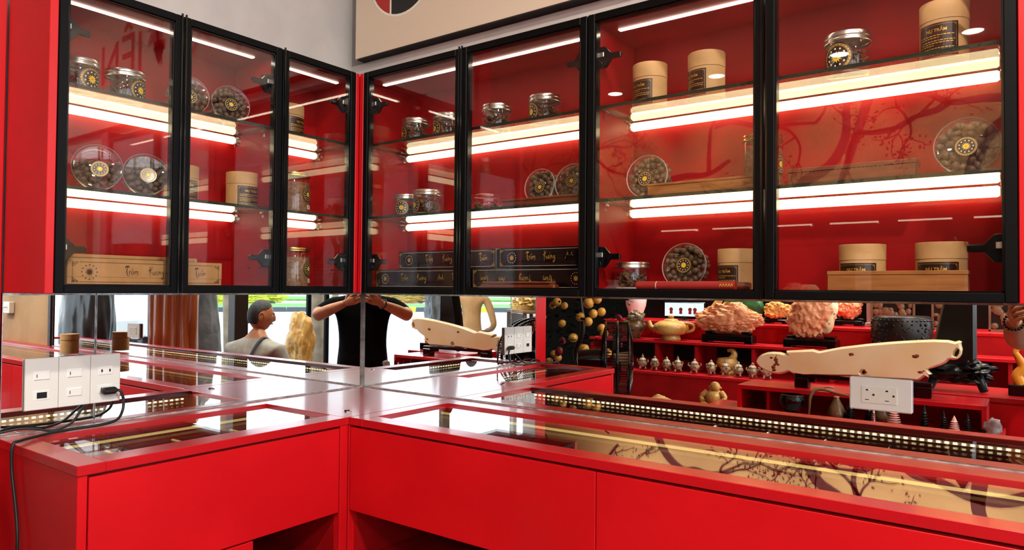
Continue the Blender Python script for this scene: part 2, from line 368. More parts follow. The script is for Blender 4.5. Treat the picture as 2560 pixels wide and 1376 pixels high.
# painted tree branches on the back wall: flat print, one mesh
def mural():
    rnd = random.Random(11); P = Print(lambda u, v, l: (u, -4.399+l*1.2, v))
    def leaf(u, v, s, a):
        P.poly([(u+s*math.cos(a+b)*k, v+s*math.sin(a+b)*k) for b, k in ((0, 1), (1.1, .45), (PI, .6), (-1.1, .45))], 0, 1)
    def branch(u, v, a, L, wd, d):
        pts = [(u, v)]; n = 5
        for i in range(n):
            a += rnd.uniform(-.55, .55); u += math.cos(a)*L/n; v += math.sin(a)*L/n; v = min(max(v, .965), 2.02); u = min(max(u, -2.55), 2.05); pts.append((u, v))
        P.stroke(pts, lambda t: wd*(1-.62*t), 0, 1)
        if d > 0:
            for k in range(2 if d > 2 else 3):
                j = rnd.randint(2, n); branch(pts[j][0], pts[j][1], a+rnd.choice((-1, 1))*rnd.uniform(.35, 1.0), L*rnd.uniform(.5, .72), wd*.5, d-1)
        else:
            for k in range(9):
                q = rnd.choice(pts); leaf(q[0]+rnd.uniform(-.05, .05), min(2.02, max(.97, q[1]+rnd.uniform(-.05, .05))), rnd.uniform(.012, .022), rnd.uniform(0, 6.28))
    for u, v, a, L, wd in ((-2.3, .98, .9, .9, .07), (-1.7, 1.9, -.9, .9, .06), (-.9, .98, 1.0, 1.0, .08), (-.2, 1.7, -.4, .8, .05), (.4, .98, .7, 1.1, .10), (1.0, 1.9, -2.2, 1.0, .08), (1.6, .98, 1.9, 1.1, .10), (2.0, 1.6, 2.9, .9, .07), (1.9, 1.05, 2.7, 1.0, .09)):
        branch(u, v, a, L, wd, 3)
    P.mb.build('branch_print', 'branch_paint', wb, kind='structure')
mural()
# the open shop front towards the street, and its posts
struct('wall_shopfront', MB().box(4.56, 4.66, -7.6, .1, 1.95, CE), 'white_wall')
def post(name, x, y, sx_, sy_, m, label, z1=1.95):
    t = MB().box(x-sx_/2, x+sx_/2, y-sy_/2, y+sy_/2, F0, z1, .006); t.box(x-sx_/2-.012, x+sx_/2+.012, y-sy_/2-.012, y+sy_/2+.012, F0, F0+.1, .004)
    o = t.build(name, m); return tag(o, label, 'post')
post('door_post', 4.46, -2.36, .12, .15, 'dark_wood', 'dark brown timber post at the shop front behind the seated man')
post('pillar', 4.62, -.98, .20, .24, 'white_paint', 'square white pillar at the shop front beside the parked car')
post('glass_mullion', 4.50, -3.24, .04, .05, 'black_frame', 'thin black post nearer the golden rock')
post('glass_mullion', 4.42, -3.42, .04, .05, 'black_frame', 'thin black post nearer the photographer')
post('door_frame', 4.55, -3.85, .06, .10, 'white_paint', 'white door frame upright next to the photographer')
post('door_frame', 4.55, -5.55, .08, .14, 'brown_wood', 'brown door frame upright left of the man in beige')
post('door_frame', 4.40, -6.95, .06, .09, 'white_paint', 'white door frame upright right of the man in beige')
# ------------------------------------------------------------------ mirrors between counter and cabinets
def mirror(name, rotz, x0, x1, label):
    t = thing(name, label, 'mirror', rotz=rotz)
    MB().box(x0, x1, 0, .006, .001, .326).build('mirror_glass', 'mirror', t)
    e = MB(); bw = .004
    e.box(x0, x1, -.0008, .006, .322, .3272); e.box(x0, x1, -.0008, .006, .0005, .0045)
    e.box(x0, x0+bw*.5, -.0008, .006, .0005, .327); e.box(x1-bw*.5, x1, -.0008, .006, .0005, .327)
    e.build('bevelled_edge', 'bevel_silver', t)
    return t
mirror('wall_mirror', 90, -1.0765, -.877, 'narrow mirror panel on the left wall with the white switch panel on it')
mirror('wall_mirror', 90, -.876, -.0005, 'long mirror panel on the left wall running to the corner')
mirror('wall_mirror', 0, .0005, 2.585, 'long mirror panel on the right wall with the white double socket on it')
s = MB().box(-.001, .005, -.0065, .001, .0, .326); s.box(.0, .0045, -1.076, 0, -.0005, .0025); s.box(0, 2.58, -.0045, .0, -.0005, .0025)
struct('trim_3', s, 'sealant')
# ------------------------------------------------------------------ sign board above the right-hand cabinets
t = thing('sign_board', 'cream fascia sign board with a round logo and dark lettering above the right cabinets', 'sign')
MB().box(.035, 3.38, -.08, -.062, 1.124, 1.70, .001).build('face_panel', 'cream_board', t)
MB().box(.045, 3.38, -.0785, -.046, 1.119, 1.1238).build('black_channel', 'black_gap', t)
struct('wall_right_upper', MB().box(-.03, 3.40, -.045, .03, 1.004, 1.118), 'white_wall')
P = Print(on_front(0, -.0802, 0))
cx, cz = .253, 1.374
P.circ(cx, cz, .148, 2, 1, 48); P.circ(cx, cz, .140, 1, 2, 48); P.circ(cx, cz, .083, 2, 3, 40)
P.rect(cx-.052, cx-.044, cz-.135, cz+.135, 2, 4)
n = 16; P.poly([(cx+.139*math.cos(a), cz+.139*math.sin(a)) for a in [PI-1.18+2.36*i/n for i in range(n+1)]], 0, 4)
P.build('logo_print', ['logo_red', 'logo_black', 'white_print'], t)
P = Print(on_front(0, -.0802, 0))
P.text('Ụ XE ĐIỆN - HO', 1.02, 1.345, .275, 0, 1, .012, 'LEFT', .98)
P.mb.build('lettering', ['logo_red'], t, kind='stuff')
# ------------------------------------------------------------------ counters with glass tops
def counter_top(name, rotz, x0, x1, g0, g1, yb, yf, d, label, mitre=None):
    t = thing(name, label, 'worktop', rotz=rotz)
    m = MB(); z0, z1 = -.02, 0
    m.box(x0, g0, -d, 0, z0, z1, .0012); m.box(g1, x1, -d, 0, z0, z1, .0012); m.box(g0, g1, yb, 0, z0, z1, .0008); m.box(g0, g1, -d, yf, z0, z1, .0012)
    m.build('frame', 'red_top', t)
    MB().box(g0-.006, g1+.006, yf-.006, yb+.006, -.013, -.007).build('glass_top', 'case_glass', t)
    return t
tl = counter_top('worktop', 90, -1.083, -.0015, -1.03, -.425, -.062, -.352, .416, 'red glass-topped worktop of the left counter, running into the corner')
tr = counter_top('worktop', 0, .4175, 3.4, .468, 3.34, -.078, -.362, .416, 'long red glass-topped worktop of the right counter')
t = thing('desk_grommet', 'small chrome lock ring on the worktop near the inner corner', 'lock', (.344, -.361, 0))
MB().lathe([(.0075, 0), (.0115, .0002), (.0115, .002), (.0085, .003), (.0075, .0015)], 20).build('ring', 'chrome', t, 40)
MB().cyl(.0075, 0, .0012).build('core', 'slot_dark', t)
# carcase of each counter
def counter(name, rotz, x0, x1, seams, d, label, niche, endpost):
    t = thing(name, label, 'counter', rotz=rotz); zt = -.0205; zb = -.247
    m = MB()
    if rotz: m.box(x0, x0+.018, -d+.004, -.006, F0+.002, zt, .001)          # end panel with its front edge
    else: m.box(x1-.018, x1, -d+.004, -.006, F0+.002, zt, .001)
    m.build('end_panel', 'red_shaded' if not rotz else 'red', t)
    if endpost: MB().box(endpost[0], endpost[1], -d+.002, -d+.03, F0+.002, zt, .001).build('corner_post', 'red', t)
    xs = [x0+.0195]+list(seams)+[(endpost[0] if endpost else x1-.018)-.0015]
    for a, b in zip(xs[:-1], xs[1:]):
        MB().box(a+.001, b-.001, -d+.003, -d+.021, zb, zt-.006, .0012).build('drawer_front', 'red', t)
    x0i, x1i = x0+.0185, (x1-.02 if rotz == 0 else endpost[0])
    MB().box(x0i, x1i, -d+.021, -.006, zb, zb+.012).build('case_floor', 'maroon_tray', t)
    MB().box(x0i, x1i, -.018, -.006, F0+.002, zt).build('back_panel', 'red_shaded', t)
    MB().box(x0i, x1i, -d+.022, -d+.03, zb+.012, zt-.004).build('case_lining', 'red_dark', t)
    # open niche under the drawer, closed doors below and beside it
    a, b = niche
    MB().box(x0i, a, -d+.004, -d+.022, F0+.08, zb-.004, .0012).build('door_panel', 'red', t) if a > x0i+.05 else None
    MB().box(b, x1i, -d+.004, -d+.022, F0+.08, zb-.004, .0012).build('door_panel', 'red', t) if b < x1i-.05 else None
    MB().box(a-.016, a, -d+.022, -.018, -.40, zb).build('niche_side', 'red_shaded', t); MB().box(b, b+.016, -d+.022, -.018, -.40, zb).build('niche_side', 'red_shaded', t)
    MB().box(a, b, -d+.022, -.018, -.396, -.380, .001).build('niche_floor', 'red_shaded', t)
    if not rotz: MB().box(.396, .4155, -d+.002, -.30, F0+.002, zt, .001).build('corner_stile', 'red', t)
    MB().box(a, b, -d+.004, -d+.022, F0+.08, -.398, .0012).build('door_panel', 'red', t)
    MB().box(x0i, x1i, -d+.06, -d+.075, F0+.002, F0+.08).build('plinth', 'red_dark', t)
    return t
cl = counter('display_counter', 90, -1.080, -.4425, [], .416, 'red display counter on the left, its plain end panel towards the front', (-.697, -.4445), (-.4425, -.4175))
cr = counter('display_counter', 0, .3975, 3.4, [1.166, 1.93, 2.66], .416, 'long red display counter on the right with wide plain drawer fronts', (.426, 1.10), None)
# inside of the left case: dark tray boards with gold light lines between, a lit tape under the front rail
xx = -1.02
for i, wd in enumerate((.09, .075, .095, .075, .09, .08, .09)):
    MB().box(xx, xx+wd-.004, -.392, -.02, -.075, -.068, .001).build('tray_board', 'maroon_tray', cl)
    if i % 2 == 1: MB().box(xx+wd-.004, xx+wd+.001, -.392, -.02, -.073, -.0655).build('gold_line', 'gold_glow', cl)
    xx += wd
MB().box(-.395, -.02, -.392, -.02, -.075, -.068).build('tray_board', 'maroon_tray', cl)
xx = .45
for i in range(13):
    wd = .222; MB().box(xx, xx+wd-.008, -.392, -.02, -.15, -.143, .001).build('tray_board', 'maroon_tray', cr); xx += wd
def tape(x0, x1, y, z, pitch, parent, face):
    m = MB(); x = x0
    MB().box(x0-.004, x1+.004, y, y+.001, z-.004, z+.004).build('led_tape', 'white_dirty', parent)
    while x < x1:
        m.box(x, x+pitch*.46, y+.001, y+.0030, z-.0022, z+.0022); x += pitch
    m.build('led_beads', 'led_dot', parent, kind='stuff')
tape(-1.02, -.44, -.3838, -.028, .0180, cl, 1)
tape(.47, 1.12, -.3838, -.028, .0180, cr, 1); tape(1.135, 3.3, -.3838, -.028, .0180, cr, 1)
MB().box(.46, 3.3, -.1, -.096, -.030, -.024).build('gold_line', 'gold_glow', cr)  # this bar and the next are added, glowing for a yellow reflection in the glass
MB().box(-1.02, -.44, -.1, -.096, -.030, -.024).build('gold_line', 'gold_glow', cl)
# small stuff left inside the left case
t = thing('incense_holder', 'small dark incense holder with a bent wire inside the left glass case', 'holder', (.30, -.965, -.0655))
MB().box(-.03, .03, -.018, .018, 0, .006, .002).build('tray', 'silver', t); MB().box(-.008, .008, -.008, .008, .006, .032, .002).build('block', 'dark_wood', t)
MB().tube([(-.02, -.01, .006), (-.06, .01, .03), (-.03, .05, .035), (.02, .06, .02)], .0022).build('wire_loop', 'wood_red', t)
t = thing('stone_pebbles', 'heap of pale pebbles under the glass of the right counter', 'pebbles', (2.75, -.2, -.143))
m = MB(); r_ = random.Random(2)
for i in range(14): m.ico((r_.uniform(-.08, .08), r_.uniform(-.05, .05), .012+r_.uniform(0, .012)), .016, 1, 0, (1, .8, .6))
m.build('pebbles', 'stone_white', t, 60, kind='stuff')
# cream tub standing on the right counter, seen twice in the mirrors
t = thing('paper_tub', 'plain unlabelled kraft paper tub standing on the glass of the right counter', 'tub', (2.042, -.125, 0))
MB().lathe([(.0001, 0), (.041, 0), (.041, .066), (.0395, .067), (.0395, .068)], 32).build('body', 'kraft', t, 40)
MB().lathe([(.0405, .069), (.0425, .069), (.0425, .0975), (.0415, .0985), (.0001, .0985)], 32).build('lid', 'kraft', t, 40)
t = thing('tool_clip', 'small black clip lying on the far end of the right counter', 'clip', (3.0, -.25, 0), 20)
MB().box(-.03, .03, -.012, .012, 0, .012, .003).build('body', 'rubber', t); MB().box(.028, .045, -.006, .006, .002, .009, .002).build('tip', 'rubber', t)
# ------------------------------------------------------------------ upper wall cabinets (local frame: x along the wall, front faces -y)
ZB, ZT, DP = .330, 1.003, .23
SH = (.782, .557)
def hinge_part(door, x, z, sgn):
    m = MB(); y = -DP+.024
    m.outline([(x, z+.024), (x+sgn*.018, z+.024), (x+sgn*.033, z+.008), (x+sgn*.033, z-.008), (x+sgn*.018, z-.026), (x, z-.026)], .012, .001)
    m.v = [(a, b+y+.006, c) for a, b, c in m.v]
    m.box(x+sgn*.03, x+sgn*.058, y+.004, y+.012, z-.007, z+.007, .002)
    m.box(x+sgn*.002, x+sgn*.012, y-.004, y+.016, z-.02, z-.012, .001)
    h = m.build('hinge', 'black_gloss', door)
    return h, (x+sgn*.008, y-.001, z+.004)
def cabinet(rotz, x0, x1, doors, label, tube, filler=None, endpanel=None):
    t = thing('wall_cabinet', label, 'cabinet', rotz=rotz); k = .016; yb = -.006
    MB().box(x0, x1, yb-.004, yb, ZB, ZT).build('back_panel', 'red_shaded', t)
    MB().box(x0, x0+k, -DP+.021, yb-.004, ZB, ZT).build('side_panel', 'red_shaded', t); MB().box(x1-k, x1, -DP+.021, yb-.004, ZB, ZT).build('side_panel', 'red_shaded', t)
    MB().box(x0+k, x1-k, -DP+.021, yb-.004, ZB, ZB+.016).build('bottom_panel', 'red_shaded', t); MB().box(x0+k, x1-k, -DP+.021, yb-.004, ZT-.020, ZT).build('top_panel', 'red_shaded', t)
    MB().box(x0+k+.03, x1-k-.03, -.156, -.144, ZT-.0225, ZT-.0200).build('light_strip', 'strip_light', t)
    if endpanel: MB().box(endpanel[0], endpanel[1], -DP, yb, ZB-.002, ZT+.03, .0012).build('end_panel', 'red', t)
    if filler: MB().box(filler[0], filler[1], -DP, -DP+.02, ZB, ZT-.001, .0012).build('filler_post', 'red', t)
    for z in SH:
        m = MB(); a, b, c, d, e, f = x0+k+.001, x1-k-.001, -.196, yb-.006, z, z+.008
        V = [(a, c, e), (b, c, e), (b, d, e), (a, d, e), (a, c, f), (b, c, f), (b, d, f), (a, d, f)]
        m.add(V, [(0, 3, 2, 1), (4, 5, 6, 7)], 0); m.add(V, [(0, 1, 5, 4), (1, 2, 6, 5), (2, 3, 7, 6), (3, 0, 4, 7)], 1)
        s = m.build('glass_shelf', ['shelf_glass', 'glass_edge'], t)
        for xx in (x0+k, x1-k):
            for yy in (-.17, -.05):
                sg = 1 if xx < (x0+x1)/2 else -1
                MB().box(xx, xx+sg*.012, yy-.008, yy+.008, z-.010, z-.001, .002).tube([(xx+sg*.006, yy, z-.012), (xx+sg*.006, yy, z-.020)], .0045, 8).build('shelf_pin', 'clear_plastic', s)
        T = MB().lathe([(.0001, tube[0]), (.008, tube[0]), (.011, tube[0]+.004), (.011, tube[1]-.004), (.008, tube[1]), (.0001, tube[1])], 12, axis='x')
        T.v = [(a_, b_-.030, c_+z-.0135) for a_, b_, c_ in T.v]
        lt = T.build('light_tube', 'tube_light', t, 50)
        for xx, sg in ((tube[0], -1), (tube[1], 1)):
            m = MB().lathe([(.0001, 0), (.009, 0), (.009, .006), (.0001, .006)], 10, axis='x'); m.v = [(xx+sg*a_-(.0 if sg > 0 else 0), b_-.030, c_+z-.0135) for a_, b_, c_ in m.v]; m.build('tube_cap', 'tube_cap', lt)
            m = MB().box(xx+sg*.006, xx+sg*.009, -.044, -.018, z-.030, z-.001, .001); m.box(xx+sg*.003, xx+sg*.012, -.034, -.026, z-.006, z-.001, .001); m.build('tube_clip', 'clear_plastic', lt)
        MB().tube([(tube[0]-.006, -.030, z-.006), (x0+k+.004, -.07, z-.004)], .0012, 5).build('tube_wire', 'slot_dark', lt)
    for xa, xb, hs in doors:
        m = MB(); fw = .0185; y0, y1 = -DP, -DP+.019
        m.box(xa, xa+fw, y0, y1, ZB-.0005, ZT, .0015); m.box(xb-fw, xb, y0, y1, ZB-.0005, ZT, .0015)
        m.box(xa+fw, xb-fw, y0, y1, ZB-.0005, ZB+.0165, .0015); m.box(xa+fw, xb-fw, y0, y1, ZT-.0185, ZT, .0015)
        d = m.build('door', 'black_frame', t)
        m = MB(); q = .0035     # slim raised bead round the pane
        m.box(xa+fw, xa+fw+q, y0+.004, y1+.003, ZB+.017, ZT-.019); m.box(xb-fw-q, xb-fw, y0+.004, y1+.003, ZB+.017, ZT-.019)
        m.box(xa+fw, xb-fw, y0+.004, y1+.003, ZB+.0165, ZB+.0195); m.box(xa+fw, xb-fw, y0+.004, y1+.003, ZT-.022, ZT-.019); m.build('door_bead', 'black_gloss', d)
        MB().box(xa+fw-.002, xb-fw+.002, y0+.007, y0+.011, ZB+.014, ZT-.016).build('door_pane', 'door_glass', d)
        m = MB().box(xb-.0055, xb-.0015, y0-.0035, y0, ZB, ZT+.004) if hs == 'L' else MB().box(xa+.0015, xa+.0055, y0-.0035, y0, ZB, ZT+.004)
        m.build('door_grip', 'black_gloss', d)
        hx, sg = (xa+fw-.003, 1) if hs == 'L' else (xb-fw+.003, -1)
        for z in (.905, .425):
            h, p = hinge_part(d, hx, z, sg)
            # bright cup of the hinge
            MB().box(p[0]-.008, p[0]+.008, p[1]-.002, p[1]+.001, p[2]-.006, p[2]+.006, .001).build('hinge_cup', 'silver', d)
    return t
cabA = cabinet(90, -1.0595, -.499, [(-1.058, -.789, 'L'), (-.786, -.506, 'R')], 'red cabinet on the left wall with two black-framed glass doors', (-1.035, -.524), endpanel=(-1.0765, -1.0598))
cabB = cabinet(90, -.498, -.205, [(-.503, -.2445, 'R')], 'narrow one-door red cabinet on the left wall, next to the corner', (-.470, -.237), filler=(-.243, -.2302))
cabC = cabinet(0, .207, 1.030, [(.2475, .635, 'L'), (.638, 1.031, 'R')], 'two-door red cabinet on the right wall, next to the corner, holding black boxes', (.243, .995), filler=(.2302, .2465))
cabD = cabinet(0, 1.031, 1.868, [(1.034, 1.447, 'L'), (1.450, 1.867, 'R')], 'wide two-door red cabinet at the right end of the wall, holding cream tubs', (1.052, 1.838), endpanel=(1.8685, 1.93))
# screw holes on the red side walls by the corner
for yy, zz in ((-.10, .40), (-.15, .40), (-.10, .94), (-.15, .94)):
    m = MB().lathe([(.0001, 0), (.0038, 0), (.0038, .002), (.0001, .002)], 10, axis='x'); m.v = [(-.221-.002+a, yy+b, zz+c) for a, b, c in m.v]; m.build('screw_cap', 'slot_dark', cabB)
    m2 = MB(); m2.v = [(a-.294, b, c) for a, b, c in m.v]; m2.f = list(m.f); m2.m = list(m.m); m2.build('screw_cap', 'slot_dark', cabA)
# ------------------------------------------------------------------ what stands in the cabinets
def emblem(P, u, v, r, lay=1):
    P.circ(u, v, r, 0, lay, 28); P.ring(u, v, r*.74, r*.97, 1, lay+1, 36, .02); P.ring(u, v, r*.93, r*1.0, 0, lay+2, 36)
    for i in range(24): a = 2*PI*i/24; P.circ(u+r*.85*math.cos(a), v+r*.85*math.sin(a), r*.045, 2, lay+2, 6)
    for i in range(11): a = 2*PI*i/11; P.circ(u+r*.58*math.cos(a), v+r*.58*math.sin(a), r*.065, 3, lay+2, 8)
    P.star(u, v, r*.22, r*.42, 4, lay+2, 12); P.circ(u, v, r*.12, 2, lay+3, 10)
EM = ['label_black', 'gold_dull', 'gold_print', 'white_print', 'yellow_print']
_cache = {}
def cached(key, fn):
    if key not in _cache: _cache[key] = fn()
    return _cache[key]
def chips_mesh(r, h, seed, n=90, long=1.0):
    def mk():
        rn = random.Random(seed); m = MB()
        for i in range(n):
            a = rn.uniform(0, 6.28); q = math.sqrt(rn.random())*r*.86; L = rn.uniform(.012, .026)*long; wd = rn.uniform(.003, .007)
            if q+L*.5 > r: q = max(0, r-L*.55)
            z = rn.uniform(.004, max(.006, h-.008)); T = Matrix.Translation((q*math.cos(a), q*math.sin(a), z)) @ Matrix.Rotation(rn.uniform(0, 6.28), 4, 'Z') @ Matrix.Rotation(rn.uniform(-.9, .9), 4, 'Y') @ Matrix.Rotation(rn.uniform(0, 3), 4, 'X')
            m.T = T; m.box(-L/2, L/2, -wd/2, wd/2, -.0014, .0014); m.T = None
        m.v = [(x*min(1, r/max(1e-6, math.hypot(x, y))), y*min(1, r/max(1e-6, math.hypot(x, y))), max(.002, min(h, z))) for x, y, z in m.v]
        return m.mesh('chips', 'agar_chip')
    return cached(('chips', r, h, seed, n), mk)
def wall_item(side, u, d, z): return ((u, -d, z), 0) if side == 'R' else ((d, u, z), 90)
def chip_jar(side, u, d, z, D, Hh, a0, label, fill=.93, empty_label=False, turn=0):
    loc, rz = wall_item(side, u, d, z); t = thing('chip_jar', label, 'jar', loc, rz+turn, 'clear jars of agarwood chips with silver lids'); r = D/2; hb = Hh*.78
    link('glass_body', cached(('jb', D, Hh), lambda: MB().lathe([(.0001, .0008), (r*.86, .0008), (r*.97, .006), (r, .012), (r, hb-.008), (r*.965, hb-.003), (r*.965, hb+.004)], 32).mesh('glass_body', 'clear_plastic', 50)), t)
    link('base_ring', cached(('jr', D), lambda: MB().lathe([(r*.80, .0005), (r*.95, .003), (r*.90, .0065), (r*.78, .004), (r*.80, .0005)], 32).mesh('base_ring', 'plastic_rim', 50)), t)
    lm = cached(('jl', D, Hh), lambda: MB().lathe([(r*.99, hb), (r*1.02, hb+.001), (r*1.02, hb+.005), (r*1.0, hb+.0065), (r*1.0, hb+.0085), (r*1.025, hb+.010), (r*1.025, Hh-.004), (r*1.0, Hh-.001), (r*.95, Hh), (.0001, Hh-.0008)], 36).mesh('lid', 'silver', 30))
    link('lid', lm, t)
    link('agarwood_chips', chips_mesh(round(r*.93, 4), round(hb*fill, 4), int(abs(u)*100) % 3), t, kind='stuff')
    if a0 is not None:
        P = Print(on_cyl(r+.0004, hb*.50, a0)); emblem(P, 0, 0, hb*.44); P.build('round_label', EM, t)
    return t
def nut_mesh():
    def mk():
        m = MB(); m.ico((0, 0, 0), 1, 1, 0, (.0080, .0070, .0098), lambda p: 1+.25*max(0, p.z)**2); return m.mesh('nut', 'agar_nut', 80)
    return cached('nut', mk)
def nut_box(side, u, d, z, D, label, tilt=8, turn=0, fill=1.0, lx=.06, lz=-.10, seed=1):
    loc, rz = wall_item(side, u, d, z); t = thing('nut_box', label, 'box', loc, rz+turn, 'round clear boxes of brown incense nuts'); r = D/2; th = .042
    # the box stands on its rim, face turned to the room (local -y), leaning slightly back
    Rx = Matrix.Translation((0, 0, r+.001)) @ Matrix.Rotation(math.radians(-tilt), 4, 'X')
    def part(name, fn, m, sm=50): 
        mb = fn(MB()); return mb
    def prof(p, n=40):
        mb = MB(); mb.lathe(p, n, axis='y'); mb.v = [tuple(Rx @ Vector(v)) for v in mb.v]; return mb
    link('clear_tray', cached(('nt', D, tilt), lambda: prof([(.0001, th/2), (r*.90, th/2), (r*.96, th/2-.004), (r*.965, -th/2+.012)]).mesh('clear_tray', 'clear_plastic', 50)), t)
    link('clear_lid', cached(('nl', D, tilt), lambda: prof([(r*.99, -th/2+.016), (r, -th/2+.014), (r, -th/2+.002), (r*.985, -th/2), (r*.93, -th/2-.0015), (r*.86, -th/2), (.0001, -th/2)]).mesh('clear_lid', 'clear_plastic', 50)), t)
    rim = cached(('nr', D, tilt), lambda: prof([(r*.975, -th/2+.0005), (r*1.0, -th/2-.002), (r*1.012, -th/2+.002), (r*1.0, -th/2+.004), (r*.975, -th/2+.0005)]).mesh('lid_rim', 'plastic_rim', 60)); link('lid_rim', rim, t)
    rn = random.Random(seed); nm = nut_mesh(); pts = []
    ringn = ((.0, 1), (.30, 6), (.57, 11), (.83, 16))
    for k in range(1500):
        a = rn.uniform(0, 6.28); q = math.sqrt(rn.random())*.865; x, zz = q*r*math.cos(a), q*r*math.sin(a)
        if zz/r > -1+2*fill or any((x-p[0])**2+(zz-p[2])**2 < .0118**2 for p in pts): continue
        pts.append((x, -th/2+.0095+rn.uniform(0, .005), zz))
    def bed():
        b = MB(); r2 = random.Random(seed+50)
        for q, n in ((.0, 1), (.18, 5), (.36, 9), (.54, 14), (.70, 18), (.86, 22)):
            for k in range(n):
                a = 2*PI*k/n+q*5+r2.uniform(-.1, .1); x, zz = q*r*math.cos(a), q*r*math.sin(a)
                if zz/r > -1+2*fill: continue
                b.ico((x, .004+r2.uniform(-.003, .005), zz), .0088, 1)
        b.v = [tuple(Rx @ Vector(v)) for v in b.v]; return b.mesh('nut_bed', 'agar_nut', 80)
    link('nut_bed', bed(), t, kind='stuff')
    for p in pts:
        link('nut', nm, t, loc=tuple(Rx @ Vector(p)), rot=(rn.uniform(0, 6.28), rn.uniform(0, 6.28), rn.uniform(0, 6.28)))
    P = Print(lambda a, b, l: tuple(Rx @ Vector((a, -th/2-.0006-l, b)))); emblem(P, lx*r, lz*r, r*.36); P.build('round_label', EM, t)
    return t
def tub_label(P, w_, h_, rn):
    P.rect(-w_/2, w_/2, -h_/2, h_/2, 0, 1, 14)
    g = .0035
    for s_ in (-1, 1): P.rect(-w_/2+g, w_/2-g, s_*(h_/2-g)-.0005, s_*(h_/2-g)+.0005, 1, 2, 14); P.rect(s_*(w_/2-g)-.0005, s_*(w_/2-g)+.0005, -h_/2+g, h_/2-g, 1, 2)
    for sx_ in (-1, 1):
        for sz_ in (-1, 1): P.poly([(sx_*(w_/2-g), sz_*(h_/2-g)), (sx_*(w_/2-g-.005), sz_*(h_/2-g)), (sx_*(w_/2-g), sz_*(h_/2-g-.005))], 1, 2)
    P.text('NỤ TRẦM', 0, h_*.5-.0165, .0082, 2, 2, .012)
    v = h_*.5-.0235
    for k, f in enumerate((1, .62, 1, 1, .45, 1, .8)):
        u = -w_/2+.006; end = u+(w_-.012)*f
        while u < end-.002:
            L = rn.uniform(.0025, .006); P.rect(u, min(u+L, end), v-.0007, v+.0007, 2, 2); u += L+.0014
        v -= .0042 + (.0018 if k in (1, 4) else 0)
def cream_tub(side, u, d, z, D, Hh, a0, label, turn=0):
    loc, rz = wall_item(side, u, d, z); t = thing('paper_tub', label, 'tub', loc, rz+turn, 'labelled cream paper tubs'); r = D/2; hl = Hh*.66
    link('body', cached(('tb', D, Hh), lambda: MB().lathe([(.0001, 0), (r*.985, 0), (r*.985, hl)], 36).mesh('body', 'kraft', 40)), t)
    link('lid', cached(('tl', D, Hh), lambda: MB().lathe([(r*.96, hl+.0008), (r, hl+.0008), (r, Hh-.001), (r*.98, Hh), (.0001, Hh)], 36).mesh('lid', 'kraft', 40)), t)
    def mk():
        P = Print(on_cyl(r*.985+.0004, hl*.48, 0)); tub_label(P, r*1.78, hl*.86, random.Random(5)); return P.mb.mesh('label', ['label_brown', 'gold_dull', 'gold_print'])
    link('label', cached(('tlab', D, Hh), mk), t, rot=(0, 0, a0))
    return t
def powder_jar(side, u, d, z, D, Hh, a0, label, tagged=True):
    loc, rz = wall_item(side, u, d, z); t = thing('powder_jar', label, 'jar', loc, rz, None); r = D/2; hb = Hh*.9
    MB().lathe([(.0001, .0008), (r*.93, .0008), (r*.99, .005), (r, .009), (r, hb-.006), (r*.96, hb-.002)], 36).build('clear_body', 'clear_plastic', t, 50)
    MB().lathe([(.0001, .003), (r*.95, .003), (r*.965, .008), (r*.965, hb*.84), (.0001, hb*.86)], 32).build('brown_powder', 'powder', t, 50, kind='stuff')
    MB().lathe([(r*.99, hb), (r*1.02, hb+.001), (r*1.02, hb+.004), (r, hb+.0055), (r*1.02, hb+.007), (r*1.02, Hh-.002), (r, Hh), (.0001, Hh)], 36).build('gold_lid', 'gold_lid', t, 30)
    P = Print(on_cyl(r+.0005, hb*.52, a0)); emblem(P, 0, 0, .0215); P.build('round_label', EM, t)
    if tagged:
        P = Print(on_cyl(r+.0005, hb*.18, a0+.12)); P.rect(-.010, .010, -.006, .006, 0, 1, 4)
        for k in (-.003, .0, .003): P.rect(-.007, .004+k, k-.0006, k+.0006, 1, 2, 3)
        P.build('price_sticker', ['white_print', 'slot_dark'], t)
    return t
S1, S2, S3 = .7905, .5655, .3465
# left, two-door cabinet
chip_jar('L', -.968, .10, S1, .086, .080, .30, 'silver-lidded jar of wood chips, leftmost on the top shelf of the two-door left cabinet')
chip_jar('L', -.863, .10, S1, .089, .078, .42, 'silver-lidded jar of wood chips beside the first nut box on the left wall')
nut_box('L', -.707, .10, S1, .102, 'round clear nut box half hidden by a door frame, top shelf of the left wall', turn=-12, seed=2)
nut_box('L', -.588, .10, S1, .104, 'round clear nut box right end of the top shelf of the left wall', turn=-10, seed=3, lz=-.02, lx=.0)
nut_box('L', -.932, .12, S2, .106, 'large round clear nut box leftmost on the lower shelf of the left wall', turn=-20, seed=4, fill=.62, lx=.08)
nut_box('L', -.821, .12, S2, .102, 'round clear nut box right beside the leftmost one on the lower shelf', turn=-20, seed=5, lx=.10, lz=-.05)
cream_tub('L', -.700, .07, S2, .084, .099, -.2, 'cream tub mostly hidden behind the round nut box on the left wall')
cream_tub('L', -.541, .10, S2, .086, .099, .05, 'cream tub alone at the right end of the lower shelf, left wall')
# left, one-door cabinet
cream_tub('L', -.395, .10, S1, .096, .096, .35, 'cream tub on the top shelf of the one-door corner cabinet')
powder_jar('L', -.372, .10, S2, .100, .122, .38, 'gold-lidded jar of brown powder on the lower shelf of the corner cabinet')
powder_jar('L', -.385, .12, S3, .100, .116, .48, 'gold-lidded jar of brown powder at the bottom of the corner cabinet')
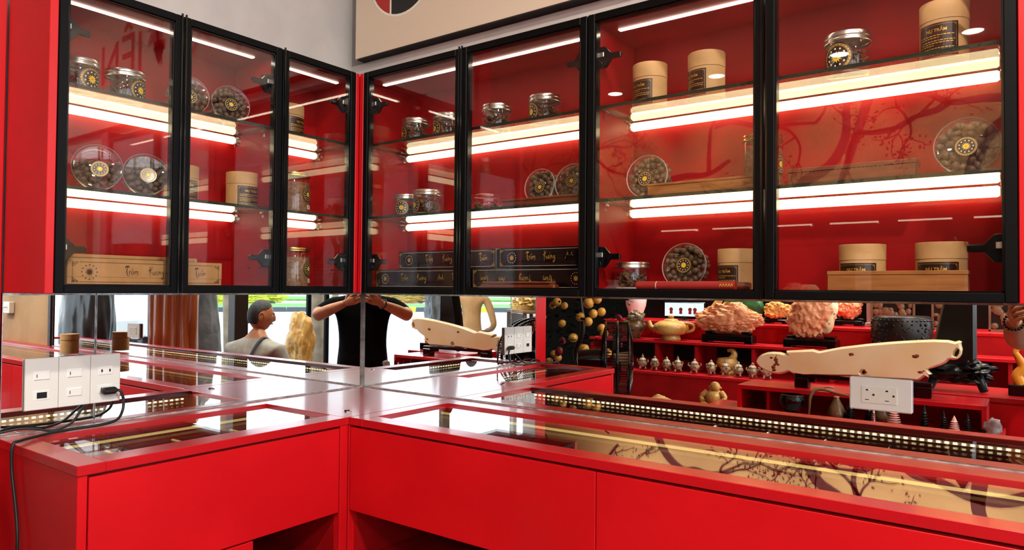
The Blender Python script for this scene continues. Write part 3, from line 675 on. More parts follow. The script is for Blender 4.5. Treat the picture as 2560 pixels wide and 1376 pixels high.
# right, cabinet by the corner
chip_jar('R', .344, .10, S1, .086, .080, -.52, 'silver-lidded jar of chips first from the corner, top shelf of the right wall')
chip_jar('R', .474, .10, S1, .084, .078, -.35, 'silver-lidded jar of chips half hidden by the door frame, top shelf near the corner')
chip_jar('R', .662, .10, S1, .085, .077, None, 'silver-lidded jar of chips without a visible label, top shelf of the right wall')
chip_jar('R', .826, .10, S1, .086, .078, -.42, 'silver-lidded jar of chips rightmost in the corner cabinet, above the two nut boxes')
chip_jar('R', .322, .12, S2, .078, .069, .45, 'smaller silver-lidded jar of chips first from the corner, lower shelf')
chip_jar('R', .420, .125, S2, .086, .075, -.35, 'silver-lidded jar of chips in front of the smaller jar, lower shelf near the corner')
t = thing('clear_dish', 'flat round clear dish of dark sticks lying on the lower shelf of the right wall', 'dish', (.632, -.10, S2))
MB().lathe([(.0001, .001), (.046, .001), (.050, .005), (.050, .032)], 36).build('clear_tray', 'clear_plastic', t, 50)
MB().lathe([(.0505, .030), (.0515, .033), (.0515, .046), (.049, .0475), (.0001, .0475)], 36).build('clear_lid', 'clear_plastic', t, 50)
link('agarwood_chips', chips_mesh(.045, .026, 7, 60, 1.5), t, kind='stuff')
nut_box('R', .803, .07, S2+.012, .096, 'round clear nut box behind the brown wooden box, left of a pair', seed=6, tilt=10)
nut_box('R', .905, .07, S2+.012, .100, 'round clear nut box partly behind the cabinet door frame, right of a pair', seed=7, tilt=10, lx=.02, lz=.05)
# right, wide cabinet
cream_tub('R', 1.135, .10, S1, .084, .106, -.32, 'cream tub leftmost on the top shelf of the wide right cabinet')
cream_tub('R', 1.278, .10, S1, .085, .106, -.55, 'cream tub second from the left on the top shelf of the wide right cabinet')
chip_jar('R', 1.580, .10, S1, .089, .088, -.28, 'big silver-lidded jar of chips on the top shelf of the wide right cabinet')
cream_tub('R', 1.752, .10, S1, .084, .112, -.25, 'cream tub rightmost on the top shelf, under the downlight reflections')
nut_box('R', 1.137, .10, S2, .106, 'round clear nut box left of the carved wooden box, lower shelf of the wide cabinet', seed=8, lx=-.08, lz=-.12)
powder_jar('R', 1.402, .085, S2, .084, .128, 1.4, 'tall gold-lidded powder jar standing behind the middle door frame', False)
nut_box('R', 1.789, .10, S2, .108, 'round clear nut box rightmost on the lower shelf of the wide cabinet', seed=9, lx=-.02, lz=-.05)
chip_jar('R', 1.103, .13, S3, .084, .067, None, 'silver-lidded jar of pale chips at the bottom left of the wide right cabinet')
nut_box('R', 1.222, .075, S3, .109, 'round clear nut box at the bottom, behind the red scroll tube', seed=10, lx=.0, lz=.02)
cream_tub('R', 1.348, .10, S3, .080, .094, -.45, 'cream tub at the bottom, behind the end of the red scroll tube')
cream_tub('R', 1.604, .08, S3, .088, .097, -.12, 'cream tub behind the carved box, left of the two')
cream_tub('R', 1.744, .08, S3, .089, .097, -.12, 'cream tub behind the carved box, right of the two')
# ---- brush lettering on the long boxes
GL = {'T': [([(0, .74), (.10, .92), (.30, .95), (.42, .90), (.26, .86)], .15), ([(.26, .86), (.17, .55), (.18, .2), (.26, -.08), (.40, -.16), (.44, -.02)], .085)],
      'r': [([(.02, .42), (.06, .1), (.08, .02)], .06), ([(.07, .28), (.14, .44), (.24, .42)], .06)],
      'a': [([(.26, .40), (.10, .36), (.05, .12), (.16, .03), (.28, .30), (.30, .40)], .06), ([(.30, .40), (.29, .1), (.36, .03)], .06)],
      'm': [([(.02, .42), (.03, .04)], .06), ([(.03, .26), (.14, .42), (.17, .05)], .055), ([(.17, .26), (.30, .42), (.34, .10), (.30, -.08), (.16, -.14)], .06)],
      'H': [([(-.12, .46), (.06, .60), (.34, .62)], .07), ([(.14, 1.05), (.10, .5), (.12, -.28)], .075), ([(.40, .98), (.26, .7), (.12, .45), (.34, .30), (.40, .02)], .06)],
      'u': [([(.03, .42), (.02, .10), (.12, .03), (.22, .38)], .06), ([(.24, .42), (.24, .06), (.30, .02)], .06)],
      'o': [([(.18, .42), (.05, .32), (.06, .08), (.18, .04), (.26, .24), (.18, .42)], .06)],
      'n': [([(.02, .42), (.03, .04)], .06), ([(.03, .26), (.16, .42), (.22, .12), (.30, .04)], .06)],
      'g': [([(.26, .40), (.10, .38), (.06, .14), (.18, .08), (.28, .36)], .06), ([(.28, .40), (.26, -.1), (.14, -.40), (-.02, -.34), (.16, -.12), (.38, .10)], .07)],
      'A': [([(-.10, -.05), (.10, .40), (.30, .85)], .05), ([(.30, .85), (.30, .4), (.34, .02)], .075), ([(.02, .28), (.20, .36), (.38, .34)], .05)],
      'h': [([(.16, .85), (.06, .5), (.03, .04)], .06), ([(.03, .24), (.16, .40), (.22, .10), (.32, .04)], .06)],
      '^': [([(.02, .54), (.14, .64), (.28, .53)], .045)], '`': [([(.10, .80), (.20, .70)], .045)], "'": [([(.18, .68), (.28, .86)], .045)], '+': [([(.26, .46), (.34, .52), (.32, .40)], .04)]}
WORDS = ((('T', 0), ('r', .42), ('a', .66), ('^', .67), ('`', .69), ('m', 1.06)), (('H', 0), ('u', .48), ('+', .50), ('o', .84), ('+', .82), ('`', .82), ('n', 1.14), ('g', 1.46)), (('A', 0), ('n', .44), ('h', .78)), (('T', 0), ('u', .42), ('a', .76), ('^', .78), ("'", .80), ('n', 1.14)))
def brush(P, starts, v, sc, mi, lay=2, flip=False):
    for wrd, u0 in zip(WORDS, starts):
        for ch, dx in wrd:
            for pts, wd in GL[ch]: P.stroke([(p[0]+dx, p[1]) for p in pts], wd, mi, lay, flip, u0, v, sc)
def corner_frame(P, L, h, mi, gap, lay=2, plain=None):
    a, b = L/2-gap, h/2-gap*.8
    for s_ in (-1, 1):
        P.rect(-a+.014, a-.014, s_*b-.0004, s_*b+.0004, mi if plain is None else plain, lay); P.rect(s_*a-.0004, s_*a+.0004, -b+.012, b-.012, mi, lay)
        for q in (-1, 1):
            for k in range(4):
                P.rect(s_*a-s_*.0035*k-.0012, s_*a-s_*.0035*k+.0012, q*b-.0005, q*b+.0016*(k % 2)*(-q)+.0005, mi, lay); P.rect(s_*a-.0012, s_*a+.0012*(1+k % 2), q*(b-.003*k)-.001, q*(b-.003*k)+.001, mi, lay)
            P.ring(s_*(a-.0045), q*(b-.0045), .0016, .0026, mi, lay, 10); P.ring(s_*(a-.009), q*(b-.002), .0008, .0016, mi, lay, 8)
def dot_sun(P, u, v, r, mi_star, mi_dot, lay=2, blob=False):
    P.star(u, v, r*.24, r*.52, mi_star, lay, 16)
    for i in range(14 if not blob else 12): a = 2*PI*i/(14 if not blob else 12); P.circ(u+r*.86*math.cos(a), v+r*.86*math.sin(a), r*(.075 if not blob else .085), mi_dot, lay, 8)
def long_box(side, u0, u1, d, z, h, depth, kind, label, flip=False, turn=0, first=0, group=None):
    uc = (u0+u1)/2; loc, rz = wall_item(side, uc, d, z); L = u1-u0; t = thing('incense_box', label, 'box', loc, rz+turn, group)
    body, ink = ('kraft_box', 'kraft_print') if kind == 'kraft' else ('box_black', 'gold_print')
    MB().box(-L/2, L/2, 0, depth, 0, h*.36, .001).build('base', body, t); MB().box(-L/2-.0006, L/2+.0006, -.0008, depth, h*.30, h, .0012).build('lid', body, t)
    P = Print(on_front(0, -.0009, h/2)); ln = 2 if kind != 'kraft' else 1
    corner_frame(P, L, h, 1, .010 if kind == 'kraft' else .006, 2, 2 if kind != 'kraft' else None)
    q = -1 if flip else 1
    dot_sun(P, q*(-L/2+(.045 if kind == 'kraft' else .045)), 0, h*(.31 if kind == 'kraft' else .30), 1, 2 if kind != 'kraft' else 1, 2, kind == 'kraft')
    sc = .0205 if kind == 'kraft' else .0205; st = [-L*.5+L*f for f in ((.335, .485, .66, .80) if kind == 'kraft' else (.30, .48, .70, .845))]
    if flip: st = [-a for a in st]
    brush(P, st, (-.0045)*q, sc, 1, 2, flip)
    P.mb.build('lettering', [body, ink, 'white_print' if kind != 'kraft' else ink], t, kind='stuff')
    return t
long_box('L', -1.017, -.650, .19, S3, .0635, -.045, 'kraft', 'long kraft paper box with brown brush lettering, front one at the bottom left') if 0 else None
long_box('L', -1.0165, -.651, .185, S3, .060, .046, 'kraft', 'long kraft paper box with brown brush lettering, in front at the bottom left', group='kraft paper incense boxes')
long_box('L', -1.040, -.688, .130, S3, .072, .05, 'kraft', 'long kraft paper box standing behind another one at the bottom left', group='kraft paper incense boxes')
BG = 'black lettered incense boxes'
long_box('R', .200+.024, .602, .150, S3, .056, .09, 'black', 'black box with gold lettering, lower of the stack nearest the corner', group=BG)
long_box('R', .311, .690, .135, S3+.0575, .054, .09, 'black', 'black box with gold lettering, upper of the stack nearest the corner', group=BG)
long_box('R', .618, 1.003, .150, S3, .056, .09, 'black', 'black box with upside-down gold lettering, under another black box', flip=True, group=BG)
long_box('R', .700, 1.003+.008, .135, S3+.0575, .054, .09, 'black', 'black box with gold lettering, on top of the upside-down one', group=BG)
# ---- wooden boxes, stick box, scroll
def carved_box(u0, u1, d, z, h, depth, m, motif, label, tagw=None):
    uc = (u0+u1)/2; t = thing('carved_box', label, 'box', (uc, -d, z), 0, None); L = u1-u0
    MB().box(-L/2, L/2, 0, depth, 0, h*.8, .0012).build('body', m, t); MB().box(-L/2-.001, L/2+.001, -.0008, depth, h*.80, h, .0012).build('lid', m, t)
    P = Print(lambda a, b, l: (a, .0004-l*.9, h/2+b)); rn = random.Random(3); v0 = -h*.04
    if motif == 'flower':
        n = 3; w_ = L*.70
        for i in range(n):
            u = -w_/2+w_*(i+.5)/n-.004; r = h*.30
            for k in range(8): a = 2*PI*k/8; P.poly([(u+r*q*math.cos(a+b), v0+r*q*math.sin(a+b)) for q, b in ((.42, -.2), (.95, -.26), (1.05, 0), (.95, .26), (.42, .2))], 0, 1)
            P.ring(u, v0, r*.10, r*.24, 0, 1, 10)
            for s_ in (-1, 1):
                for (du, dv, rr) in ((1.45, 0, .26), (1.25, .62, .22), (1.25, -.62, .22), (1.75, .45, .25), (1.75, -.45, .25), (2.1, .75, .18), (2.1, -.75, .18), (2.15, .12, .16)):
                    a, b = u+s_*du*r, v0+dv*r; P.poly([(a+rr*r*1.3*math.cos(c), b+rr*r*math.sin(c)+.2*rr*r*math.cos(c)*s_*dv) for c in [2*PI*k/8 for k in range(8)]], 0, 1)
    elif motif == 'snow':
        n = 8; w_ = L*.82
        for i in range(n):
            u = -w_/2+w_*(i+.5)/n
            for k in range(6):
                a = PI*k/3+.3; P.poly([(u+h*.26*q*math.cos(a+b), v0+h*.26*q*math.sin(a+b)) for q, b in ((.2, -.4), (.9, -.22), (1, 0), (.9, .22), (.2, .4))], 0, 1)
    else:
        n = 26; w_ = L*.84
        for j in (-.26, 0, .26):
            for i in range(n):
                u = -w_/2+w_*(i+.5+(.5 if j == 0 else 0))/n-.001; P.poly([(u+w_/n*.36*math.cos(c), v0+j*h+h*.105*math.sin(c)) for c in [PI*k/3 for k in range(6)]], 0, 1)
    P.build('carved_pattern', ['carve_hole'], t)
    if tagw:
        P = Print(lambda a, b, l: (tagw+a, -.0009-l, h/2+b)); P.rect(-.0095, .0095, -.0125, .0125, 0, 1)
        for k in range(3): P.rect(-.006, .004, -.006+k*.006, -.0045+k*.006, 1, 2)
        P.build('price_tag', ['white_print', 'slot_dark'], t)
    return t
carved_box(1.160, 1.412, .165, S2, .030, .05, 'wood_carved', 'snow', 'slim light wooden box with a row of pierced stars, beside the nut box')
carved_box(1.460, 1.704, .10, S2, .046, .06, 'wood_red', 'lattice', 'dark wooden box with pierced lattice and a white price tag, lower shelf')
carved_box(1.560, 1.794, .19, S3, .0405, .05, 'wood_carved', 'flower', 'light wooden box with a pierced flower band, at the bottom of the wide cabinet')
t = thing('stick_box', 'plain brown wooden box lying in front of two nut boxes on the lower shelf', 'box', (.857, -.175, S2))
MB().box(-.118, .118, 0, .055, 0, .0135, .0012).build('body', 'wood_red', t); MB().box(-.119, .119, -.0007, .055, .0140, .0205, .0012).build('lid', 'wood_red', t)
t = thing('stick_box', 'reddish wooden stick case lying in front of the upside-down black box', 'box', (.806, -.199, S3))
m = MB().box(-.122, .118, 0, .026, 0, .0125, .004); m.build('body', 'wood_red', t); MB().box(-.112, .108, -.001, .026, .0130, .0195, .004).build('lid', 'wood_red', t)
t = thing('scroll_tube', 'red paper-covered scroll tube with gold print lying at the bottom of the wide cabinet', 'tube', (1.262, -.193, S3+.0102))
MB().lathe([(.0001, -.112), (.0098, -.112), (.0098, -.064)], 20, axis='x').build('cap', 'paper_red', t, 40)
MB().lathe([(.0100, -.062), (.0100, .117), (.0001, .117)], 20, axis='x').build('body', 'paper_red', t, 40)
MB().lathe([(.0097, -.0640), (.0101, -.0636), (.0101, -.0622), (.0097, -.0618)], 20, axis='x').build('seam_band', 'white_print', t)
P = Print(lambda u, v, l: (u, -(.0102+l)*math.cos(v/.01), (.0102+l)*math.sin(v/.01)))
for k in range(5): P.stroke([(.085+.006*k, -.002), (.088+.006*k, .004), (.0895+.006*k, -.001)], .0022, 0, 1)
P.build('gold_print', ['gold_print'], t)
t = thing('wooden_rod', 'dark turned wooden rod lying behind the red scroll tube', 'rod', (1.33, -.168, S3+.0098))
MB().lathe([(.0001, -.06), (.0092, -.06), (.0092, .068), (.0078, .072)], 18, axis='x').build('body', 'wood_red', t, 40); MB().lathe([(.0078, .0722), (.0078, .0726), (.0001, .0726)], 18, axis='x').build('end_grain', 'wood_carved', t)
# ------------------------------------------------------------------ switches, sockets, cable
def rocker(t, x, z, w_, h_, yf):
    MB().box(x-w_/2, x+w_/2, yf-.0010, yf+.004, z-h_/2, z+h_/2, .0005).build('module_frame', 'pale_plastic', t)
    s_ = MB().box(x-w_/2+.0012, x+w_/2-.0012, yf-.0026, yf, z-h_/2+.0012, z+h_/2-.0012, .0008).build('rocker', 'pale_plastic', t)
    MB().box(x-w_*.32-.0008, x-w_*.32+.0008, yf-.0030, yf-.0024, z-h_*.18, z+h_*.18).build('mark', 'slot_dark', s_)
def hole(t, x, z, yf, kind='euro'):
    m = MB()
    if kind == 'euro':
        for s_ in (-1, 1):
            m.cyl(.0022, yf-.0016, yf-.0004, 10, x+s_*.0095, z, axis='y')
            m.box(x+s_*.0095-.0007, x+s_*.0095+.0007, yf-.0016, yf-.0004, z-.0042, z+.0042)
    m.build('pin_hole', 'slot_dark', t)
t = thing('switch_panel', 'white triple switch and socket panel on the left mirror with a black plug in it', 'switch', (0, -.925, .113), 90)
W3 = .2128
for i in range(3):
    xc = -W3/2+W3*(i+.5)/3
    MB().box(xc-W3/6+.0004, xc+W3/6-.0004, -.009, -.0005, -.060, .060, .0015).build('faceplate', 'white_plastic', t)
    MB().box(xc-W3/6+.001, xc+W3/6-.001, -.0045, -.0004, -.0605, .0605).build('backing', 'white_dirty', t)
rocker(t, -W3/3-.001, .020, .034, .021, -.009); rocker(t, -.001, .020, .034, .021, -.009); rocker(t, -.001, -.026, .034, .021, -.009)
m = MB().box(-W3/3-.018, -W3/3+.016, -.010, -.005, -.0375, -.0145, .0005); m.build('module_frame', 'pale_plastic', t)
MB().box(-W3/3-.011, -W3/3+.010, -.0106, -.0100, -.033, -.019).build('open_slot', 'black_gap', t)
for z in (.020, -.026):
    MB().box(W3/3-.018, W3/3+.016, -.0105, -.005, z-.0105, z+.0105, .0006).build('socket_module', 'pale_plastic', t); hole(t, W3/3-.001, z, -.0105)
t = thing('plug_cable', 'black plug and cable hanging from the switch panel down over the counter end', 'cable', (0, 0, 0))
pl = MB(); pl.T = Matrix.Translation((.012, -.8495, .083)) @ Matrix.Rotation(PI/2, 4, 'Z')
pl.box(-.020, .017, -.021, .001, -.0085, .0085, .006); pl.T = None
pl.build('plug_body', 'rubber', t)
cp = [(.024, -.834, .083), (.030, -.826, .078), (.030, -.820, .055), (.034, -.824, .030), (.050, -.845, .012), (.058, -.885, .007), (.058, -.935, .0065), (.064, -.985, .0065), (.086, -1.035, .0065), (.114, -1.074, .0075), (.121, -1.0905, .001), (.126, -1.093, -.05), (.150, -1.092, -.13), (.168, -1.094, -.19), (.166, -1.096, -.25), (.150, -1.098, -.31), (.142, -1.10, -.38), (.145, -1.10, -.50), (.150, -1.11, -1.10), (.19, -1.16, -1.144), (.27, -1.22, -1.146)]
def smooth_pts(cp, k=5):
    out = []
    for i in range(len(cp)-1):
        a, b, c, d = (Vector(cp[max(0, min(len(cp)-1, j))]) for j in (i-1, i, i+1, i+2))
        for q in range(k):
            s_ = q/k; out.append(.5*((2*b)+(c-a)*s_+(2*a-5*b+4*c-d)*s_*s_+(3*b-a-3*c+d)*s_**3))
    return out+[Vector(cp[-1])]
MB().tube(smooth_pts(cp), .0034, 8).build('cable', 'rubber', t, 60)
# second lead that runs out from under the panel along the mirror foot
t = thing('flat_cable', 'second black cable looping from under the switch panel to the wall end', 'cable', (0, 0, 0))
MB().tube(smooth_pts([(.006, -.900, .051), (.012, -.912, .040), (.022, -.935, .016), (.026, -.960, .006), (.026, -.985, .004), (.022, -1.01, .012), (.016, -1.04, .016), (.008, -1.075, .012), (.006, -1.10, .004), (.006, -1.125, -.03)]), .0030, 8).build('cable', 'rubber', t, 60)
t = thing('double_socket', 'white double socket plate on the right mirror in front of the jade reflection', 'socket', (1.626, 0, .128), 0)
MB().box(-.060, .060, -.0095, -.0005, -.035, .035, .0025).build('faceplate', 'white_plastic', t)
MB().box(-.036, .032, -.0112, -.006, -.0195, .0165, .0006).build('socket_insert', 'white_dirty', t)
for xc in (-.021, .017):
    m = MB()
    for z0, fl in ((.0075, 1), (-.0085, -1)):
        P = Print(on_front(xc-.004, -.01125, z0-.0015))
        P.poly([(.0065*math.cos(a), fl*.0075*math.sin(a)) for a in [PI*k/8 for k in range(9)]], 0, 1)
        P.poly([(-.0032, .001), (.0032, .001), (.0018, .0045), (-.0018, .0045)], 1, 2) if fl > 0 else P.rect(-.004, .004, -.003, -.0012, 1, 2)
        P.build('pin_hole', ['pale_plastic', 'slot_dark'], t)
    P = Print(on_front(xc+.0085, -.01125, -.001)); P.circ(0, 0, .0024, 0, 2, 14); P.build('earth_hole', ['slot_dark'], t)
t = thing('double_socket', 'white double socket box on the beige wall beyond the end of the right mirror', 'socket', (3.20, -.001, .205), 0)
MB().box(-.060, .060, -.030, -.0005, -.035, .035, .003).build('faceplate', 'white_plastic', t)
MB().box(-.034, .034, -.0315, -.026, -.018, .018, .0006).build('socket_insert', 'white_dirty', t)
for xc in (-.017, .017): hole(t, xc, 0, -.0315)
# ------------------------------------------------------------------ the shop behind the camera, seen in the mirrors
def redbox(name, x0, x1, y0, y1, z0, z1, label, cat='cabinet', m='red'):
    t = thing(name, label, cat, ((x0+x1)/2, (y0+y1)/2, z0)); a, b, h = (x1-x0)/2, (y1-y0)/2, z1-z0
    MB().box(-a+.012, a-.012, -b+.012, b-.012, .06, h-.022).build('body', m, t); MB().box(-a+.03, a-.03, -b+.03, b-.03, 0, .06).build('plinth', 'red_dark', t)
    MB().box(-a, a, -b, b, h-.022, h, .0015).build('top_board', 'red_top', t)
    n = max(1, round((x1-x0)/.55))
    for i in range(n):
        u = -a+.016+(2*a-.032)*i/n; w_ = (2*a-.032)/n
        MB().box(u+.002, u+w_-.002, b-.012, b-.002, .075, h-.03, .001).build('front_panel', m, t)
    return t
redbox('display_table', .52, 1.80, -2.12, -1.75, F0, -.25, 'red island display table behind the photographer\'s left side, carrying the jade riser')
t = thing('riser_box', 'open-fronted red riser box on the island table, carrying the long jade carving', 'riser', (1.22, -1.98, -.25))
MB().box(-.52, .52, -.13, .13, .105, .125, .0012).build('top_board', 'red_top', t)
MB().box(-.52, -.502, -.13, .13, 0, .105).build('side_board', 'red', t); MB().box(.502, .52, -.13, .13, 0, .105).build('side_board', 'red', t)
MB().box(-.502, .502, -.13, -.115, 0, .105).build('back_board', 'red_shaded', t); MB().box(-.38, -.364, -.115, .12, 0, .105).build('divider', 'red_shaded', t)
# jade fish-shaped carving on its black stand
JADE = [(0.763, -0.009), (0.774, 0.011), (0.792, 0.026), (0.821, 0.038), (0.848, 0.042), (0.884, 0.042), (0.904, 0.038), (0.926, 0.033), (0.914, 0.051), (0.965, 0.057), (1.039, 0.065), (1.068, 0.058), (1.116, 0.071), (1.167, 0.084), (1.227, 0.095), (1.282, 0.105), (1.348, 0.115), (1.413, 0.124), (1.476, 0.131), (1.538, 0.137), (1.598, 0.138), (1.624, 0.132), (1.638, 0.138), (1.649, 0.133), (1.646, 0.124), (1.651, 0.101), (1.648, 0.078), (1.641, 0.064), (1.63, 0.054), (1.616, 0.051), (1.603, 0.052), (1.59, 0.037), (1.57, 0.024), (1.546, 0.013), (1.519, 0.003), (1.537, -0.016), (1.522, -0.019), (1.523, -0.033), (1.509, -0.029), (1.492, -0.045), (1.48, -0.052), (1.429, -0.053), (1.369, -0.051), (1.29, -0.05), (1.236, -0.052), (1.191, -0.054), (1.12, -0.059), (1.049, -0.062), (1.0, -0.067), (0.965, -0.064), (0.95, -0.063), (0.926, -0.052), (0.904, -0.062), (0.88, -0.069), (0.853, -0.069), (0.832, -0.064), (0.806, -0.054), (0.785, -0.042), (0.77, -0.027)]
sh = lambda L: [(x-1.2, z+.125) for x, z in L]
t = thing('jade_carving', 'long pale jade carving with brown stains on a black stand, before the red tiers', 'carving', (1.2, -1.95, -.125))
MB().outline(sh(JADE), .05, .010, [sh([(1.62, .07), (1.624, .086), (1.634, .1), (1.637, .094), (1.635, .08), (1.628, .068)]), sh([(1.251, -.031), (1.257, -.023), (1.264, -.022), (1.269, -.028), (1.264, -.037), (1.255, -.039)])]).build('stone_body', 'jade', t, 50)
for s_ in (-1, 1):
    for pts, rr in ((((.872, .030), (.866, .012), (.870, -.012), (.856, -.03), (.860, -.055)), [.004, .010, .007, .010, .004]), (((1.222, .008), (1.246, -.006), (1.262, -.014), (1.272, -.024), (1.288, -.044)), [.0012, .003, .0022, .003, .0015])):
        m = MB().tube(smooth_pts([(x-1.2, 0, z+.125) for x, z in pts]), [rr[min(4, k//5)]*(1+.35*math.sin(k*2.1)) for k in range(21)], 8)
        m.v = [(x, s_*.0246+y*.12, z) for x, y, z in m.v]; m.build('brown_vein', 'rust', t, 60)
    for k, (x, z, r) in enumerate(((1.475, .060, .011), (1.492, -.010, .008), (1.505, -.004, .004), (1.21, .052, .009), (.845, .012, .006), (.878, -.02, .006))):
        m = MB().ico((0, 0, 0), r, 2, 0, (1.3, .1, .8), lambda p: 1+.5*noise.noise(p*2+Vector((k, 0, 0)))); m.v = [(a+x-1.2, b+s_*.0250, c+z+.125) for a, b, c in m.v]; m.build('brown_spot', 'rust', t, 60)
m = MB().box(-.245, .335, -.022, .022, .050, .0685, .003); m.box(-.245, -.18, -.026, .026, 0, .05, .004).box(.265, .335, -.026, .026, 0, .05, .004).box(-.20, -.15, -.02, .02, .03, .05, .004).box(.22, .27, -.02, .02, .03, .05, .004)
m.build('stand', 'black_gloss', t)
# small pieces in front of the riser
def pagoda(x, h, m, label, y=-1.80, r=None, grp=None, z=-.25):
    r = r or h*.17; t = thing('pagoda', label, 'ornament', (x, y, z), 0, grp); prof = [(.0001, 0), (r*1.05, 0), (r*1.05, h*.05)]; n = 7
    for i in range(n):
        z0 = h*(.06+.66*i/n); q = r*(1-.5*(i/n)**1.3); prof += [(q*.66, z0), (q*.62, z0+h*.045), (q*1.05, z0+h*.055), (q*.9, z0+h*.072)]
    prof += [(r*.42, h*.74), (r*.34, h*.82), (r*.14, h*.93), (.0001, h)]
    MB().lathe(prof, 14).build('tower', m, t, 35); MB().lathe([(.0001, -.0005), (r*1.2, 0), (r*1.2, h*.03), (.0001, h*.03)], 8).build('foot', m, t)
    return t
pagoda(1.52, .118, 'stone_black', 'tallest black stone pagoda, right of the white socket', r=.021)
pagoda(1.591, .100, 'stone_black', 'black stone pagoda just left of the small pink one')
pagoda(1.630, .084, 'quartz', 'small pink quartz pagoda between two black ones', r=.022, y=-1.785)
pagoda(1.676, .097, 'stone_black', 'black stone pagoda just right of the small pink one')
pagoda(1.405, .100, 'quartz', 'wide pink quartz pagoda partly behind the white socket', r=.030)
pagoda(1.228, .100, 'stone_black', 'black stone pagoda behind the left edge of the white socket', r=.026)
pagoda(1.325, .085, 'chrome', 'silvery pagoda below the middle of the white socket', r=.014)
pagoda(1.30, .090, 'stone_black', 'black stone pagoda below the middle of the white socket', r=.022, y=-1.83)
t = thing('goblet_vase', 'black glossy round vase on a short foot, left of the driftwood twig', 'vase', (.982, -1.782, -.249))
MB().lathe([(.0001, 0), (.040, 0), (.042, .012), (.030, .028), (.040, .040), (.058, .068), (.060, .090), (.050, .108), (.043, .110), (.05, .088), (.0001, .05)], 28).build('body', 'black_gloss', t, 40); MB().lathe([(.041, .0005), (.044, .004), (.041, .009)], 28).build('foot_ring', 'black_gloss', t, 40)
t = thing('teardrop_vase', 'brown agate teardrop vase left of the white socket', 'vase', (1.168, -1.82, -.25))
MB().lathe([(.0001, 0), (.026, 0), (.040, .018), (.042, .036), (.030, .068), (.016, .095), (.012, .108), (.009, .110), (.0001, .1)], 24).build('body', 'stone_brown', t, 50); MB().lathe([(.008, .1095), (.0135, .110), (.012, .114), (.008, .113)], 20).build('lip_ring', 'stone_gold', t, 40)
t = thing('teardrop_vase', 'brown agate vase mostly hidden behind the white socket', 'vase', (1.345, -1.885, -.25))
MB().lathe([(.0001, 0), (.024, 0), (.036, .018), (.037, .034), (.026, .062), (.013, .086), (.010, .098), (.0001, .098)], 24).build('body', 'stone_brown', t, 50); MB().lathe([(.008, .098), (.012, .099), (.010, .103)], 20).build('lip_ring', 'stone_gold', t, 40)
t = thing('driftwood_twig', 'thin bent brown driftwood twig leaning beside the black vase', 'twig', (1.124, -1.80, -.25))
MB().tube(smooth_pts([(-.075, 0, .0), (-.070, 0, .05), (-.066, 0, .10), (-.050, -.01, .132), (-.02, -.02, .140), (.03, -.02, .132), (.10, -.02, .120)]), [.004+.004*math.sin(i*.11) for i in range(31)], 8).build('stem', 'brown_wood', t, 60)
MB().tube(smooth_pts([(-.02, -.02, .140), (.0, -.03, .150), (.03, -.04, .148)]), .003, 6).build('side_twig', 'brown_wood', t, 60)
t = thing('crystal_cluster', 'clear and dark crystal cluster at the right end of the island table', 'crystal', (1.755, -1.795, -.25))
rock('crystal_top', 'crystal', (.008, 0, .045), (.030, .024, .040), 3, .5, .25, 3, t, .0); rock('dark_base', 'stone_black', (-.012, 0, .016), (.030, .026, .022), 5, .4, .2, 3, t, .0)
# tiers of red display steps along the back
t = thing('tiered_display', 'long red stepped display unit across the back of the shop', 'display', (.39, -3.5, F0)); zz = lambda z: z-F0
MB().box(-1.6, 1.59, -.22, 0, zz(-.325), zz(-.303), .0015).build('lower_step', 'red_top', t); MB().box(-1.6, 1.59, -.05, -.008, .06, zz(-.325)).build('lower_front', 'red_shaded', t); MB().box(-1.6, 1.59, -.06, -.03, 0, .06).build('plinth', 'red_dark', t)
MB().box(-1.6, 1.59, -.46, -.18, zz(-.088), zz(-.066), .0015).build('middle_step', 'red_top', t); MB().box(-1.6, 1.59, -.44, -.40, .06, zz(-.088)).build('middle_back', 'red_shaded', t)
for x in (-1.59, -.98, -.64, -.19, .36, .88, 1.40, 1.575): MB().box(x-.012, x+.012, -.40, -.20, zz(-.303), zz(-.088), .001).build('upright', 'red_shaded', t)
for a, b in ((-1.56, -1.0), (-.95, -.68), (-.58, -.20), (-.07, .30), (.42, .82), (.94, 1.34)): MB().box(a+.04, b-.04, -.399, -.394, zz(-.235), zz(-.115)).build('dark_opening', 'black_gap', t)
MB().box(-1.6, 1.59, -1.04, -.43, zz(.058), zz(.080), .0015).build('upper_step', 'red_top', t); MB().box(-1.6, 1.59, -.47, -.44, zz(-.066), zz(.058)).build('upper_front', 'red_shaded', t)
MB().box(-1.6, 1.59, -1.04, -.50, .06, zz(.058)).build('core', 'red_dark', t)
LAB = ('first from the left', 'second from the left', 'third from the left', 'fourth from the left', 'alone before the upright', 'left of the golden duck pot', 'right of the golden duck pot', 'third from the right', 'second from the right', 'last, behind the jade tip')
